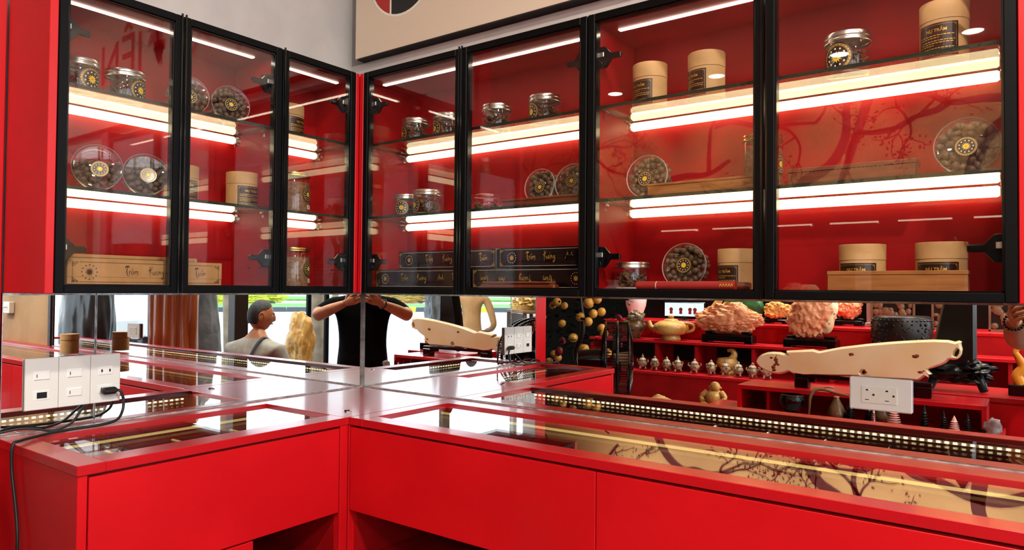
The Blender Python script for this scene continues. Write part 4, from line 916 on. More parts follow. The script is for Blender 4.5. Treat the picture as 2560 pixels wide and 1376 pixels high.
def censer(x, label, h=.112, k=0):
    t = thing('incense_burner', label, 'jar', (x, -3.585, -.295), k*40, 'small carved stone incense burners'); r = .034
    MB().lathe([(.0001, .018), (r*.7, .018), (r*1.05, .034), (r*1.1, .052), (r*.8, .066), (r*.86, .070), (r*.84, .074)], 14).build('bowl', 'stone_white', t, 50)
    MB().lathe([(r*.84, .0745), (r*.55, .086), (r*.3, .092), (r*.32, .10), (.0001, h)], 12).build('lid', 'stone_white', t, 50)
    for i in range(3): a = 2*PI*i/3; MB().tube([(r*.6*math.cos(a), r*.6*math.sin(a), .022), (r*.85*math.cos(a), r*.85*math.sin(a), .0)], [.009, .007], 6).build('foot', 'stone_white', t)
    for s_ in (-1, 1): MB().tube([(s_*r*1.0, 0, .048), (s_*r*1.45, 0, .06), (s_*r*1.3, 0, .075)], .006, 6).build('ear', 'stone_white', t)
    return t
for i, x in enumerate((-.655, -.548, -.446, -.352, -.214, -.081, .031, .128, .234, .335)): censer(x, 'mottled stone incense burner on the lower red step, '+LAB[i], .112+.012*(i % 3 == 0), i)
t = thing('duck_pot', 'golden stone duck-shaped pot behind the row of incense burners', 'pot', (-.01, -3.735, -.3015))
MB().lathe([(.0001, .0), (.05, 0), (.055, .01), (.045, .03), (.075, .06), (.085, .09), (.07, .12), (.0001, .13)], 20).build('body', 'stone_gold', t, 50)
MB().tube(smooth_pts([(.03, 0, .11), (.055, 0, .145), (.05, 0, .172), (.03, 0, .185), (.005, 0, .18)]), [.03-.00085*i for i in range(21)], 10).build('neck', 'stone_gold', t, 60)
t = thing('stone_teapot', 'large golden stone teapot at the left of the middle red step', 'teapot', (-.50, -3.79, -.065))
MB().lathe([(.0001, 0), (.075, 0), (.08, .012), (.07, .04), (.12, .055), (.145, .095), (.135, .13), (.09, .155), (.055, .16)], 28).build('body', 'stone_gold', t, 50)
MB().lathe([(.06, .1605), (.05, .172), (.02, .178), (.026, .195), (.018, .205), (.0001, .207)], 20).build('lid', 'stone_gold', t, 50)
MB().tube(smooth_pts([(-.13, 0, .08), (-.18, 0, .10), (-.20, 0, .15)]), [.03-.0012*i for i in range(11)], 10).build('spout', 'stone_gold', t, 60)
MB().tube(smooth_pts([(.135, 0, .07), (.19, 0, .09), (.19, 0, .13), (.12, 0, .14)]), .012, 8).build('handle', 'stone_gold', t, 60)
t = thing('dark_pot', 'dark brown carved stone pot with a knobbly top beside the golden teapot', 'pot', (-.835, -3.78, -.065))
MB().lathe([(.0001, 0), (.055, 0), (.065, .03), (.105, .07), (.11, .115), (.08, .15), (.05, .16)], 22).build('body', 'stone_brown', t, 50); rock('carved_top', 'stone_white', (.03, .02, .19), (.06, .05, .05), 4, .5, .4, 3, t)
def carved_on_stand(name, x, y, z, c, size, m, stand, label, seed, kx=1.3):
    t = thing(name, label, 'carving', (x, y, z)); sw, sd, shh = stand
    mb = MB().box(-sw/2, sw/2, -sd/2, sd/2, .012, shh*.72, .006); mb.box(-sw/2+.03, sw/2-.03, -sd/2+.01, sd/2-.01, shh*.72, shh*.8, .004)
    for s_ in (-1, 1): mb.box(s_*sw*.5-s_*.06, s_*sw*.5, -sd/2, sd/2, 0, .014, .003); mb.box(s_*sw*.36-.035, s_*sw*.36+.035, -sd*.35, sd*.35, shh*.8, shh*1.02, .006)
    mb.build('stand', 'black_gloss', t)
    rock('stone', m, (c[0], c[1], c[2]+shh), size, seed, .35, .22, 5, t, shh*.85, 80, kx, 6.5)
    return t
t = carved_on_stand('pink_carving', -.02, -3.80, -.065, (0, 0, .10), (.235, .06, .11), 'stone_pink', (.40, .12, .09), 'wide orange-pink stone carving on a low black stand, middle red step', 7)
m = MB().ico((.10, .02, .235), .06, 3, 0, (1, .6, 1)); m.build('pale_ball', 'stone_pink', t, 60)
t = carved_on_stand('pink_boulder', .60, -3.78, -.065, (0, 0, .165), (.15, .08, .20), 'stone_pink', (.36, .16, .085), 'tall orange-pink carved boulder on a dark wooden stand, middle red step', 12, 1.0)
rock('pale_flank', 'jade', (.10, .0, .30), (.085, .06, .17), 9, .25, .05, 4, t)
t = thing('carved_drum', 'dark carved wooden drum on the middle red step, above the jade carving', 'drum', (1.19, -3.74, -.065))
MB().lathe([(.0001, 0), (.15, 0), (.155, .01), (.172, .03), (.185, .12), (.178, .23), (.168, .245), (.16, .25), (.0001, .25)], 36).build('shell', 'dark_wood', t, 40)
m = MB()
for k in range(40):
    a = 2*PI*k/40
    for z, r in ((.222, .181), (.032, .174)): m.ico((r*math.cos(a), r*math.sin(a), z), .0065, 1)
m.build('studs', 'dark_wood', t, kind='stuff')
m = MB(); rn = random.Random(8)
for k in range(170):
    a = rn.uniform(0, 6.28); z = rn.uniform(.055, .20); r = .180; m.ico((r*math.cos(a), r*math.sin(a), z), rn.uniform(.006, .014), 1, 0, (1, 1, rn.uniform(.5, 1.6)))
m.build('carved_relief', 'black_gloss', t, 60, kind='stuff')
# upper step
t = thing('monitor', 'wide blue-white monitor glowing on the upper red step', 'monitor', (-.56, -4.22, .0805), 180)
MB().box(-.19, .19, -.012, .012, .03, .16, .003).build('case', 'phone_black', t); P = Print(lambda a, b, l: (a, -.0125-l, .095+b))
P.rect(-.18, .18, -.058, .058, 0, 1)
for x in (-.10, -.055, .03, .12): P.circ(x, 0, .018, 1, 2); P.rect(x-.014, x+.014, -.04, -.015, 1, 2)
P.build('screen', ['screen', 'screen_red'], t)
t.rotation_euler = (0, 0, PI)
MB().box(-.06, .06, -.05, .05, 0, .006, .002).box(-.02, .02, .0, .015, .0, .08).build('foot', 'phone_black', t)
t = thing('keyboard_box', 'pale flat box lying on the upper red step beside the monitor', 'box', (-.26, -4.08, .08))
MB().box(-.09, .09, -.05, .05, 0, .022, .002).build('base', 'kraft', t); MB().box(-.092, .092, -.052, .052, .0225, .036, .002).build('lid', 'stone_white', t)
t = thing('leaf_carving', 'large green stone leaf carving behind the orange-pink carving', 'carving', (-.05, -4.25, .0815))
m = MB().ico((0, 0, .125), 1, 4, 0, (.17, .05, .12), lambda p: 1+.1*noise.noise(p*3)); m.build('leaf', 'leaf_green', t, 60); rock('root', 'stone_brown', (.0, .03, .01), (.12, .06, .03), 4, .4, .2, 3, t, 0)
t = thing('horse_carving', 'small golden-brown rearing animal carving between the monitor and the green leaf', 'carving', (-.275, -4.17, .081))
MB().tube(smooth_pts([(-.03, 0, 0), (-.02, 0, .06), (.0, 0, .11), (.04, 0, .17), (.05, 0, .20), (.02, 0, .20)]), [.022+.012*math.sin(i*.16) for i in range(26)], 10).build('body', 'stone_gold', t, 60)
for a, b in ((.03, .0), (.045, .02)): MB().tube([(.02, b-.01, .12), (.05+a*.3, b-.01, .09), (.035+a, b-.01, .03), (.03+a, b-.01, 0)], [.014, .010, .008, .009], 8).build('leg', 'stone_gold', t, 60)
t = thing('porcelain_vase', 'pale porcelain vase at the left end of the upper red step', 'vase', (-1.02, -4.2, .08))
MB().lathe([(.0001, 0), (.05, 0), (.055, .02), (.09, .12), (.10, .20), (.07, .28), (.045, .31), (.06, .34), (.05, .34)], 24).build('body', 'white_paint', t, 50); MB().lathe([(.05, .34), (.062, .341), (.06, .35), (.05, .348)], 24).build('rim', 'stone_gold', t, 40)
t = carved_on_stand('golden_carving', .24, -4.22, .08, (0, 0, .05), (.11, .05, .075), 'stone_gold', (.2, .09, .05), 'knobbly golden stone carving on a stand between the green leaf and the pink boulder', 15)
t = carved_on_stand('pale_carving', .76, -4.28, .08, (0, 0, .09), (.09, .05, .10), 'stone_pink', (.2, .1, .06), 'pale orange carving half hidden by the pink boulder, upper red step', 17)
tag(MB().box(.885, .975, -4.36, -4.26, .0805, .62, .003).box(.875, .985, -4.37, -4.25, .0802, .11, .003).build('sign_stele', 'grey_wall'), 'pale grey square stele standing left of the carved wooden panels', 'stele')
def carved_panel(x, y, w_, h, label, seed, turn=0):
    t = thing('carved_screen', label, 'screen', (x, y, .08), turn); e = .014
    MB().box(-w_/2, w_/2, -.02, .02, 0, e, .002).box(-w_/2, w_/2, -.02, .02, h-e, h, .002).box(-w_/2, -w_/2+e, -.02, .02, 0, h, .002).box(w_/2-e, w_/2, -.02, .02, 0, h, .002).build('frame', 'brown_wood', t)
    MB().box(-w_/2+e, w_/2-e, -.006, .006, e, h-e).build('back_board', 'dark_wood', t)
    m = MB(); rn = random.Random(seed)
    for i in range(22): m.ico((rn.uniform(-.4, .4)*w_, .010, rn.uniform(.14, .86)*h), rn.uniform(.018, .034), 2, 0, (rn.uniform(.6, 1.3), .35, rn.uniform(.6, 1.3)))
    m.build('relief', 'brown_wood', t, 60, kind='stuff'); return t
carved_panel(1.07, -4.2, .29, .22, 'carved wooden panel behind the dark drum, leftmost of three', 1)
carved_panel(1.42, -4.2, .20, .26, 'carved wooden panel beside the black statue, middle of three', 2)
carved_panel(1.77, -4.2, .22, .25, 'carved wooden panel near the hand, rightmost of three', 3)
t = thing('pale_stand', 'cream slab lying on the carved panel behind the drum', 'slab', (1.07, -4.2, .3005)); MB().box(-.13, .13, -.03, .03, 0, .02, .004).build('slab', 'jade', t); MB().box(-.09, .09, -.02, .02, .0205, .033, .004).build('upper_slab', 'stone_pink', t)
# low plinth with two golden figurines
redbox('low_plinth', -.10, .62, -2.45, -2.15, F0, -.335, 'low red plinth in front of the tiers, carrying two golden figurines')
t = thing('buddha_figurine', 'golden-brown seated round-bellied stone figurine on the low red plinth', 'figurine', (.42, -2.3, -.335))
m = MB().ico((0, 0, .055), 1, 3, 0, (.062, .05, .055)); m.ico((.0, .012, .06), 1, 3, 0, (.05, .05, .05)); m.build('body', 'stone_gold', t, 60); MB().ico((.005, .012, .125), .030, 3, 0, (1, 1, 1.05)).ico((-.028, .01, .122), .008, 1).ico((.036, .01, .122), .008, 1).build('head', 'stone_gold', t, 60)
for s_ in (-1, 1):
    MB().tube(smooth_pts([(s_*.04, .01, .095), (s_*.068, .03, .065), (s_*.05, .055, .045)]), [.018]*5+[.014]*6, 8).build('arm', 'stone_gold', t, 60); MB().ico((s_*.045, .035, .022), 1, 2, 0, (.035, .04, .022)).build('leg', 'stone_gold', t, 60)
t = thing('ingot_figurine', 'flat golden stone lump left of the seated figurine', 'figurine', (.08, -2.3, -.335)); rock('lump', 'stone_gold', (0, 0, .012), (.07, .04, .03), 21, .3, .2, 3, t, 0); rock('side_lump', 'stone_brown', (.09, .01, .006), (.04, .03, .016), 22, .3, .2, 3, t, 0)
# table with the tall black statue and the amber carving
redbox('side_table', 1.34, 1.92, -2.58, -2.17, F0, -.125, 'red side table behind the riser, carrying the tall black statue')
t = thing('black_statue', 'tall black polished stone statue on a gnarled black foot, right of the jade carving', 'statue', (1.60, -2.30, -.112))
MB().outline([(-.10, .10), (-.085, .25), (-.05, .42), (-.02, .62), (.03, .70), (.075, .62), (.085, .40), (.085, .10), (.0, .07)], .09, .014).build('slab', 'stone_black', t, 50)
rock('gnarled_foot', 'stone_black', (.01, 0, .085), (.125, .075, .06), 31, .5, .35, 4, t, .03)
for x in (-.09, .10): MB().tube([(x*.8, 0, .07), (x, .02, .04), (x*1.15, .04, 0)], [.03, .022, .018], 8).build('foot', 'stone_black', t, 60)
t = thing('amber_carving', 'amber-yellow upright stone carving on a black base near the hand', 'carving', (1.845, -2.32, -.125))
MB().box(-.04, .06, -.04, .04, 0, .05, .004).build('base', 'black_gloss', t); MB().tube(smooth_pts([(.01, 0, .05), (-.005, 0, .09), (.015, 0, .13), (.0, 0, .17), (-.012, 0, .20), (.01, 0, .23)]), [.030-.0009*i for i in range(26)], 10).build('stone', 'stone_amber', t, 60)
MB().tube(smooth_pts([(.02, 0, .08), (.035, 0, .12), (.02, 0, .16)]), .014, 8).build('side_bloom', 'stone_amber', t, 60)
# standing fan, grille edge-on in one mirror and face-on in the other
t = thing('floor_fan', 'black floor fan with a round wire grille beyond the end of the left counter', 'fan', (.25, -1.42, F0), 62); hz = 1.15
m = MB(); R_ = .185
for y in (-.055, .055):
    m.tube([(R_*math.cos(a), y, hz+R_*math.sin(a)) for a in [2*PI*k/40 for k in range(41)]], .0045, 6)
m.tube([(R_*1.01*math.cos(a), 0, hz+R_*1.01*math.sin(a)) for a in [2*PI*k/40 for k in range(41)]], .007, 6); m.build('grille_ring', 'black_gloss', t, 60)
for y, sg in ((-.055, -1), (.055, 1)):
    m = MB()
    for k in range(84):
        a = 2*PI*k/84; m.tube([(.035*math.cos(a), y+sg*.022, hz+.035*math.sin(a)), (.11*math.cos(a+.12), y+sg*.018, hz+.11*math.sin(a+.12)), (R_*math.cos(a+.2), y, hz+R_*math.sin(a+.2)), (R_*math.cos(a+.2), 0, hz+R_*math.sin(a+.2))], .0019, 4, cap=False)
    m.build('wire_grille', 'black_gloss', t, kind='stuff')
for k in range(3):
    a = 2*PI*k/3; m = MB(); n = 7; vs = []
    for i in range(n):
        for j in (-1, 1):
            q = i/(n-1); r = .03+.13*q; b = a+j*(.16+.32*math.sin(PI*min(1, q*1.05))); vs.append((r*math.cos(b), j*.018, hz+r*math.sin(b)))
    m.add(vs, [(2*i, 2*i+1, 2*i+3, 2*i+2) for i in range(n-1)]); m.add([(x, y+.003, z) for x, y, z in vs], [(2*i, 2*i+2, 2*i+3, 2*i+1) for i in range(n-1)]); m.build('blade', 'stone_black', t, 60)
m = MB().lathe([(.0001, -.07), (.04, -.07), (.042, -.055), (.035, .02), (.0001, .03)], 16, axis='y'); m.v = [(x, y, z+hz) for x, y, z in m.v]; m.build('hub_cap', 'wicker', t, 40)
m = MB().lathe([(.0001, .06), (.05, .06), (.055, .09), (.045, .19), (.0001, .20)], 18, axis='y'); m.v = [(x, y, z+hz) for x, y, z in m.v]; m.build('motor', 'black_gloss', t, 40)
MB().tube([(0, .12, .03), (0, .12, hz-.03)], [.02, .014], 10).build('pole', 'black_gloss', t, 60); MB().lathe([(.0001, 0), (.19, 0), (.19, .012), (.03, .035), (.03, .06)], 28, 0, .12).build('foot_plate', 'black_gloss', t, 40)
# kumquat tree in a tall black planter
t = thing('kumquat_tree', 'ornamental fruit tree with golden stone fruits and dark leaves in a black planter', 'tree', (-.26, -1.92, F0)); rn = random.Random(4)
MB().lathe([(.0001, 0), (.10, 0), (.11, .03), (.13, .60), (.145, .92), (.15, .93), (.15, .95), (.135, .95), (.13, .93), (.0001, .92)], 24).build('planter', 'black_gloss', t, 40)
MB().tube(smooth_pts([(0, 0, .92), (.02, .0, 1.0), (-.02, .01, 1.12), (.02, 0, 1.25), (0, 0, 1.45)]), [.026-.0007*i for i in range(21)], 8).build('trunk', 'dark_wood', t, 60)
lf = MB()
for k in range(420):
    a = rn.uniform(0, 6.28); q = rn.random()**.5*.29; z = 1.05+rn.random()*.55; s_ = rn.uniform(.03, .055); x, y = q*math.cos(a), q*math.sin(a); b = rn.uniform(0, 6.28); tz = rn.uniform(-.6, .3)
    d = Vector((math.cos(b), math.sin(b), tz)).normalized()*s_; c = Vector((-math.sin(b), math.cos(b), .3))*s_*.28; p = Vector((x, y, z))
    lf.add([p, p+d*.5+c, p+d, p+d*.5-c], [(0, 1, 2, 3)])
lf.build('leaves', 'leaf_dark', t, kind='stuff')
fm = MB().ico((0, 0, 0), 1, 2).mesh('fruit', 'fruit', 80)
# the golden fruits: x, height over the floor, size, depth
for x, z, s_, d in ((-.12, 1.47, .022, .02), (-.10, 1.42, .026, .12), (-.15, 1.40, .022, .10), (-.04, 1.40, .021, .12), (.165, 1.42, .032, .14), (.215, 1.44, .026, .12), (.10, 1.34, .026, .14), (.20, 1.36, .025, .14), (.235, 1.37, .025, .10), (.175, 1.315, .026, .16), (.25, 1.28, .024, .12), (.275, 1.25, .024, .13), (.06, 1.22, .027, .16), (.13, 1.16, .030, .14), (.28, 1.14, .026, .10), (-.25, 1.34, .020, .10), (-.20, 1.33, .021, .14), (-.225, 1.28, .021, .16), (-.205, 1.18, .022, .16), (-.22, 1.12, .024, .16), (-.27, 1.11, .024, .12), (-.10, 1.12, .021, .15), (-.13, 1.075, .023, .16), (-.06, 1.10, .023, .16), (-.02, 1.30, .022, .17), (.02, 1.48, .022, .10), (-.17, 1.52, .022, .0), (.10, 1.53, .024, .0)):
    p = (x*.85, d, z); link('fruit', fm, t, loc=p, rot=(rn.random(), rn.random(), rn.random())).scale = (s_, s_, s_*1.05)
pm = MB().ico((0, 0, 0), .026, 2, 0, (1, .5, .8)).mesh('blossom', 'petal_red', 60)
for k in range(9): a = rn.uniform(0, 6.28); link('blossom', pm, t, loc=(.24*math.cos(a), .20*math.sin(a), rn.uniform(1.05, 1.35)), rot=(rn.random()*3, rn.random()*3, 0))
t = thing('potted_shrub', 'low dark red-leaved shrub in a pot behind the end of the left counter', 'plant', (-.68, -1.40, F0))
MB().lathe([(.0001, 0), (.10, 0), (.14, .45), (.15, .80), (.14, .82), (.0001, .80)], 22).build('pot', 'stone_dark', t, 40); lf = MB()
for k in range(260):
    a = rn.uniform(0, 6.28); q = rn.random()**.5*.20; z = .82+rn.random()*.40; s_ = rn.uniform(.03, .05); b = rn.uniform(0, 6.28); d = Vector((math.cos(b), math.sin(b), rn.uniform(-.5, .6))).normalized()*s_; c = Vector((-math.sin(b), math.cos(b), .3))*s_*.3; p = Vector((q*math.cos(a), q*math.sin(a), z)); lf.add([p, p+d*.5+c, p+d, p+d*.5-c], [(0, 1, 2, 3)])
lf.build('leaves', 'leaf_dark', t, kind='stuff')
# wooden whatnot with turned posts and the gilt basket, by the entrance side
t = thing('whatnot_shelf', 'brown wooden shelf with turned posts beside the beige shirt, seen past the switch panel', 'shelf', (2.52, -4.62, F0), -36)
for z in (.3, .8, 1.235): MB().box(-.30, .30, -.16, .16, z, z+.03, .004).build('shelf_board', 'brown_wood', t)
for x in (-.27, .27):
    for y in (-.13, .13):
        pr = [(.0001, 0), (.022, 0)]+[(.014+.009*(i % 2), .03+.05*i) for i in range(24)]+[(.02, 1.234), (.0001, 1.2345)]; MB().lathe(pr, 10, x, y).build('turned_post', 'brown_wood', t, 50)
MB().box(-.28, .28, .14, .155, .83, 1.23).build('back_board', 'dark_wood', t)
t = thing('gilt_basket', 'gilt ornament with white and red blossoms on the wooden whatnot shelf', 'ornament', (2.56, -4.60, F0+1.2655), -36)
m = MB().lathe([(.0001, 0), (.14, 0), (.15, .05), (.135, .055), (.0001, .05)], 20); m.build('bowl', 'gold_leaf', t, 40); rock('foliage', 'gold_leaf', (0, 0, .09), (.17, .12, .08), 41, .4, .4, 4, t, .05); bl = MB().ico((0, 0, 0), .032, 2, 0, (1, .8, .8)).mesh('blossom', 'white_paint', 60); br_ = MB().ico((0, 0, 0), .032, 2, 0, (1, .8, .8)).mesh('blossom', 'petal_red', 60)
for k in range(12): a = rn.uniform(0, 6.28); link('blossom', bl if k % 3 else br_, t, loc=(.12*math.cos(a), .09*math.sin(a), .10+rn.random()*.13))
t = thing('rattan_hamper', 'woven rattan hamper on the lower board of the wooden whatnot shelf', 'basket', (2.52, -4.62, F0+.8305), -36)
m = MB()
for k in range(26):
    a = 2*PI*k/26; m.tube([(.17*math.cos(a), .11*math.sin(a), 0), (.19*math.cos(a), .12*math.sin(a), .2), (.17*math.cos(a), .11*math.sin(a), .34)], .004, 5)
m.build('stakes', 'wicker', t, kind='stuff'); m = MB()
for i in range(17): z = .01+.02*i; q = .17+.02*math.sin(PI*z/.34); m.tube([(q*math.cos(a), q*.64*math.sin(a), z+.003*math.sin(9*a)) for a in [2*PI*k/36 for k in range(37)]], .0045, 5)
m.build('weave', 'wicker', t, kind='stuff')
# ---- big pieces by the entrance: dark stone, root sculpture, grey boulder, golden rock
t = thing('dark_monolith', 'tall dark polished stone standing beyond the far end of the right counter', 'stone', (3.64, -.62, F0)); rock('stone', 'stone_dark', (0, 0, .95), (.22, .17, .98), 51, .22, .06, 5, t, .08, 60, 1.2, 4); MB().box(-.26, .26, -.2, .2, 0, .10, .01).build('wooden_base', 'dark_wood', t)
t = thing('root_sculpture', 'tall glossy brown tree-root sculpture beyond the right counter, by the car', 'sculpture', (3.0, -.92, F0)); rn = random.Random(6)
m = MB()
for k in range(11):
    a = 2*PI*k/11+.2; x, y = .14*math.cos(a), .11*math.sin(a); m.tube(smooth_pts([(x*1.7, y*1.7, 0), (x*1.35, y*1.35, .35), (x+rn.uniform(-.03, .03), y, .8), (x*.95+rn.uniform(-.03, .03), y*.9, 1.25), (x*1.1, y, 1.75)]), [.075-.001*i for i in range(21)], 10)
m.tube([(0, 0, .1), (0, .0, 1.7)], [.16, .13], 14); m.build('root_column', 'root_wood', t, 70); rock('dark_burl', 'root_dark', (.13, .17, .98), (.15, .09, .13), 61, .5, .25, 4, t); rock('low_burl', 'root_wood', (-.22, -.1, .85), (.10, .1, .16), 62, .5, .25, 4, t); rock('foot', 'root_dark', (0, 0, .06), (.26, .22, .10), 63, .3, .2, 4, t, 0)
t = thing('grey_boulder', 'rounded grey stone standing behind the brown root sculpture', 'stone', (3.55, -1.42, F0)); rock('stone', 'stone_grey', (0, 0, .85), (.20, .16, .98), 71, .25, .08, 5, t, .06, 60, 1.3, 4); MB().box(-.22, .22, -.18, .18, 0, .08, .01).build('wooden_base', 'dark_wood', t)
t = thing('golden_rock', 'upright golden carved stone on a low white plinth behind the seated man', 'stone', (3.55, -2.42, F0)); rock('stone', 'stone_gold', (0, 0, .96), (.135, .11, .31), 81, .35, .10, 5, t, .66, 60, 1.6, 6); MB().box(-.2, .2, -.17, .17, 0, .66, .008).build('plinth', 'white_paint', t); MB().box(-.16, .16, -.13, .13, .661, .70, .008).build('wooden_base', 'brown_wood', t)
t = thing('grey_stele', 'tall crinkled grey stone just left of the man in beige', 'stone', (4.15, -5.02, F0)); rock('stone', 'stone_grey', (0, 0, .95), (.20, .16, .98), 91, .3, .22, 5, t, .05, 60, 2.0, 6); MB().box(-.24, .24, -.2, .2, 0, .07, .01).build('wooden_base', 'dark_wood', t)
# ------------------------------------------------------------------ people
def skin(name, J, B, mats, rule, parent, sub=2, root=None):
    """one continuous skinned surface. J: joint -> (x, y, z, rx, ry); B: bones; rule(bone, t) -> material index"""
    ks = list(J); ix = {k: i for i, k in enumerate(ks)}
    me = bpy.data.meshes.new(name); me.from_pydata([J[k][:3] for k in ks], [(ix[a], ix[b]) for a, b in B], []); ob = bpy.data.objects.new(name, me); COL.objects.link(ob)
    md = ob.modifiers.new('skin', 'SKIN'); md.use_smooth_shade = True; md.branch_smoothing = .3
    sl = me.skin_vertices[0].data
    for k in ks: sl[ix[k]].radius = (J[k][3], J[k][4] if len(J[k]) > 4 else J[k][3])
    for v in sl: v.use_root = False
    sl[ix[root or ks[0]]].use_root = True
    ss = ob.modifiers.new('sub', 'SUBSURF'); ss.levels = sub; ss.render_levels = sub
    bpy.context.view_layer.update(); ev = ob.evaluated_get(bpy.context.evaluated_depsgraph_get()); nm = bpy.data.meshes.new_from_object(ev)
    bpy.data.objects.remove(ob); nm.name = name; nm.materials.clear()
    for m in mats: nm.materials.append(MATS[m])
    P = {k: Vector(J[k][:3]) for k in ks}
    for p in nm.polygons:
        p.use_smooth = True; c = p.center; best = (1e9, None, 0)
        for a, b in B:
            d = P[b]-P[a]; t = max(0, min(1, (c-P[a]).dot(d)/max(1e-9, d.length_squared))); q = (P[a]+d*t-c).length
            if q < best[0]: best = (q, (a, b), t)
        p.material_index = rule(best[1], best[2], c)
    o = bpy.data.objects.new(name, nm); COL.objects.link(o); o.parent = parent; return o
def head(t, c, rz, tilt=0, hairlen=.35):
    T = Matrix.Translation(c) @ Matrix.Rotation(rz, 4, 'Z') @ Matrix.Rotation(tilt, 4, 'X')      # face looks along local -y
    def fn(p):
        k = 1.0
        if p.z < -.2: k -= .20*min(1, (-p.z-.2)/.8)*(1 if p.y < .2 else .8)
        return k
    m = MB(); m.T = T
    bm = bmesh.new(); bmesh.ops.create_icosphere(bm, subdivisions=4, radius=1)
    for v in bm.verts:
        p = v.co.copy(); x, y, z = p.x*.074*fn(p), p.y*.094*fn(p), p.z*.118
        if p.y < -.3:
            nb = math.exp(-((p.x/.16)**2+((p.z+.12)/.20)**2)); y -= .020*nb+.010*math.exp(-((p.x/.11)**2+((p.z+.24)/.09)**2))
            for s_ in (-1, 1): y += .010*math.exp(-(((p.x-s_*.42)/.17)**2+((p.z-.02)/.12)**2))
            y -= .006*math.exp(-((p.x/.34)**2+((p.z+.50)/.07)**2)); y -= .008*math.exp(-((p.x/.3)**2+((p.z+.80)/.12)**2)); y -= .006*math.exp(-((p.x/.6)**2+((p.z-.16)/.07)**2))
        v.co = (x, y, z)
    m.bm(bm); h = m.build('head', 'skin', t, 80)
    for s_ in (-1, 1):
        e = MB(); e.T = T; e.ico((s_*.031, -.076, .003), .0105, 2, 0, (1.25, .7, .75)); e.build('eye', 'eye_white', h, 80)
        e = MB(); e.T = T; e.ico((s_*.031, -.0828, .003), .0042, 1); e.build('iris', 'hair', h, 80)
        e = MB(); e.T = T; e.ico((s_*.074, .012, -.008), 1, 3, 0, (.008, .018, .030)); e.tube([(s_*.080, .012+.018*math.cos(a), -.006+.030*math.sin(a)) for a in [PI*k/8-.9 for k in range(11)]], .0045, 6); e.build('ear', 'skin', h, 80)
        e = MB(); e.T = T; e.box(s_*.016, s_*.046, -.091, -.085, .021, .027, .002); e.build('eyebrow', 'hair', h)
    e = MB(); e.T = T; e.tube([(-.022, -.083, -.058), (0, -.0905, -.056), (.022, -.083, -.058)], [.003, .0055, .003], 6); e.build('mouth', 'lip', h, 80)
    hb = MB(); hb.T = T; bm = bmesh.new(); bmesh.ops.create_icosphere(bm, subdivisions=4, radius=1)
    dele = [v for v in bm.verts if (v.co.z < -.32+(.0 if v.co.y > .1 else .62+(-v.co.y)*.42) and not (v.co.y > .25 and v.co.z > -.55))]
    bmesh.ops.delete(bm, geom=dele, context='VERTS')
    for v in bm.verts: n_ = 1+.012*noise.noise(v.co*9); v.co = (v.co.x*.0795*n_, v.co.y*.1005*n_+.001, v.co.z*.1245*n_+.001)
    hb.bm(bm); hb.build('hair', 'hair', t, 80); return h
def hand(t, wrist, elbow, palm_n, side, m='skin', curl=.9, name='hand', spread=.25):
    """palm plus five separate tapering fingers; palm_n is the way the palm faces, side +1 thumb on the left of the pointing direction"""
    W = Vector(wrist); f = (W-Vector(elbow)).normalized(); n = Vector(palm_n); n = (n-f*n.dot(f)).normalized(); s_ = f.cross(n)*side; mb = MB()
    def pt(a, b, c): return W+f*a+s_*b+n*c
    mb.tube([pt(-.02, 0, 0), pt(.0, 0, 0), pt(.03, .0, 0), pt(.06, 0, .002), pt(.082, 0, .004)], [.024, .025, .032, .035, .028], 12)
    mb.v = [tuple(W+(Vector(v)-W)-n*((Vector(v)-W).dot(n))*.42) for v in mb.v]
    for k, (b, L) in enumerate(((.030, .072), (.011, .080), (-.009, .074), (-.027, .058))):
        p = pt(.076, b, 0); d = (f+s_*spread*b*6).normalized(); seg = [p-d*.02, p]; a = 0; r = [.0095, .0095]
        for q, (fr, rr) in enumerate(((.45, .009), (.32, .0082), (.23, .0070))):
            a += curl*(.45, .75, .5)[q]; p = p+(d*math.cos(a)+n*math.sin(a))*L*fr; seg.append(p); r.append(rr)
        mb.tube(seg, r, 8); mb.ico(tuple(p), .0068, 1)
    p = pt(.022, .028, .004); seg = [pt(.010, .012, .002), p]; r = [.013, .013]; d = (f*.62+s_*.72+n*.25).normalized()
    for q, (L, rr) in enumerate(((.036, .0115), (.030, .0095))): p = p+(d+n*.45*q*curl-s_*.3*q).normalized()*L; seg.append(p); r.append(rr)
    mb.tube(seg, r, 8); mb.ico(tuple(p), .0092, 1)
    return mb.build(name, m, t, 80)
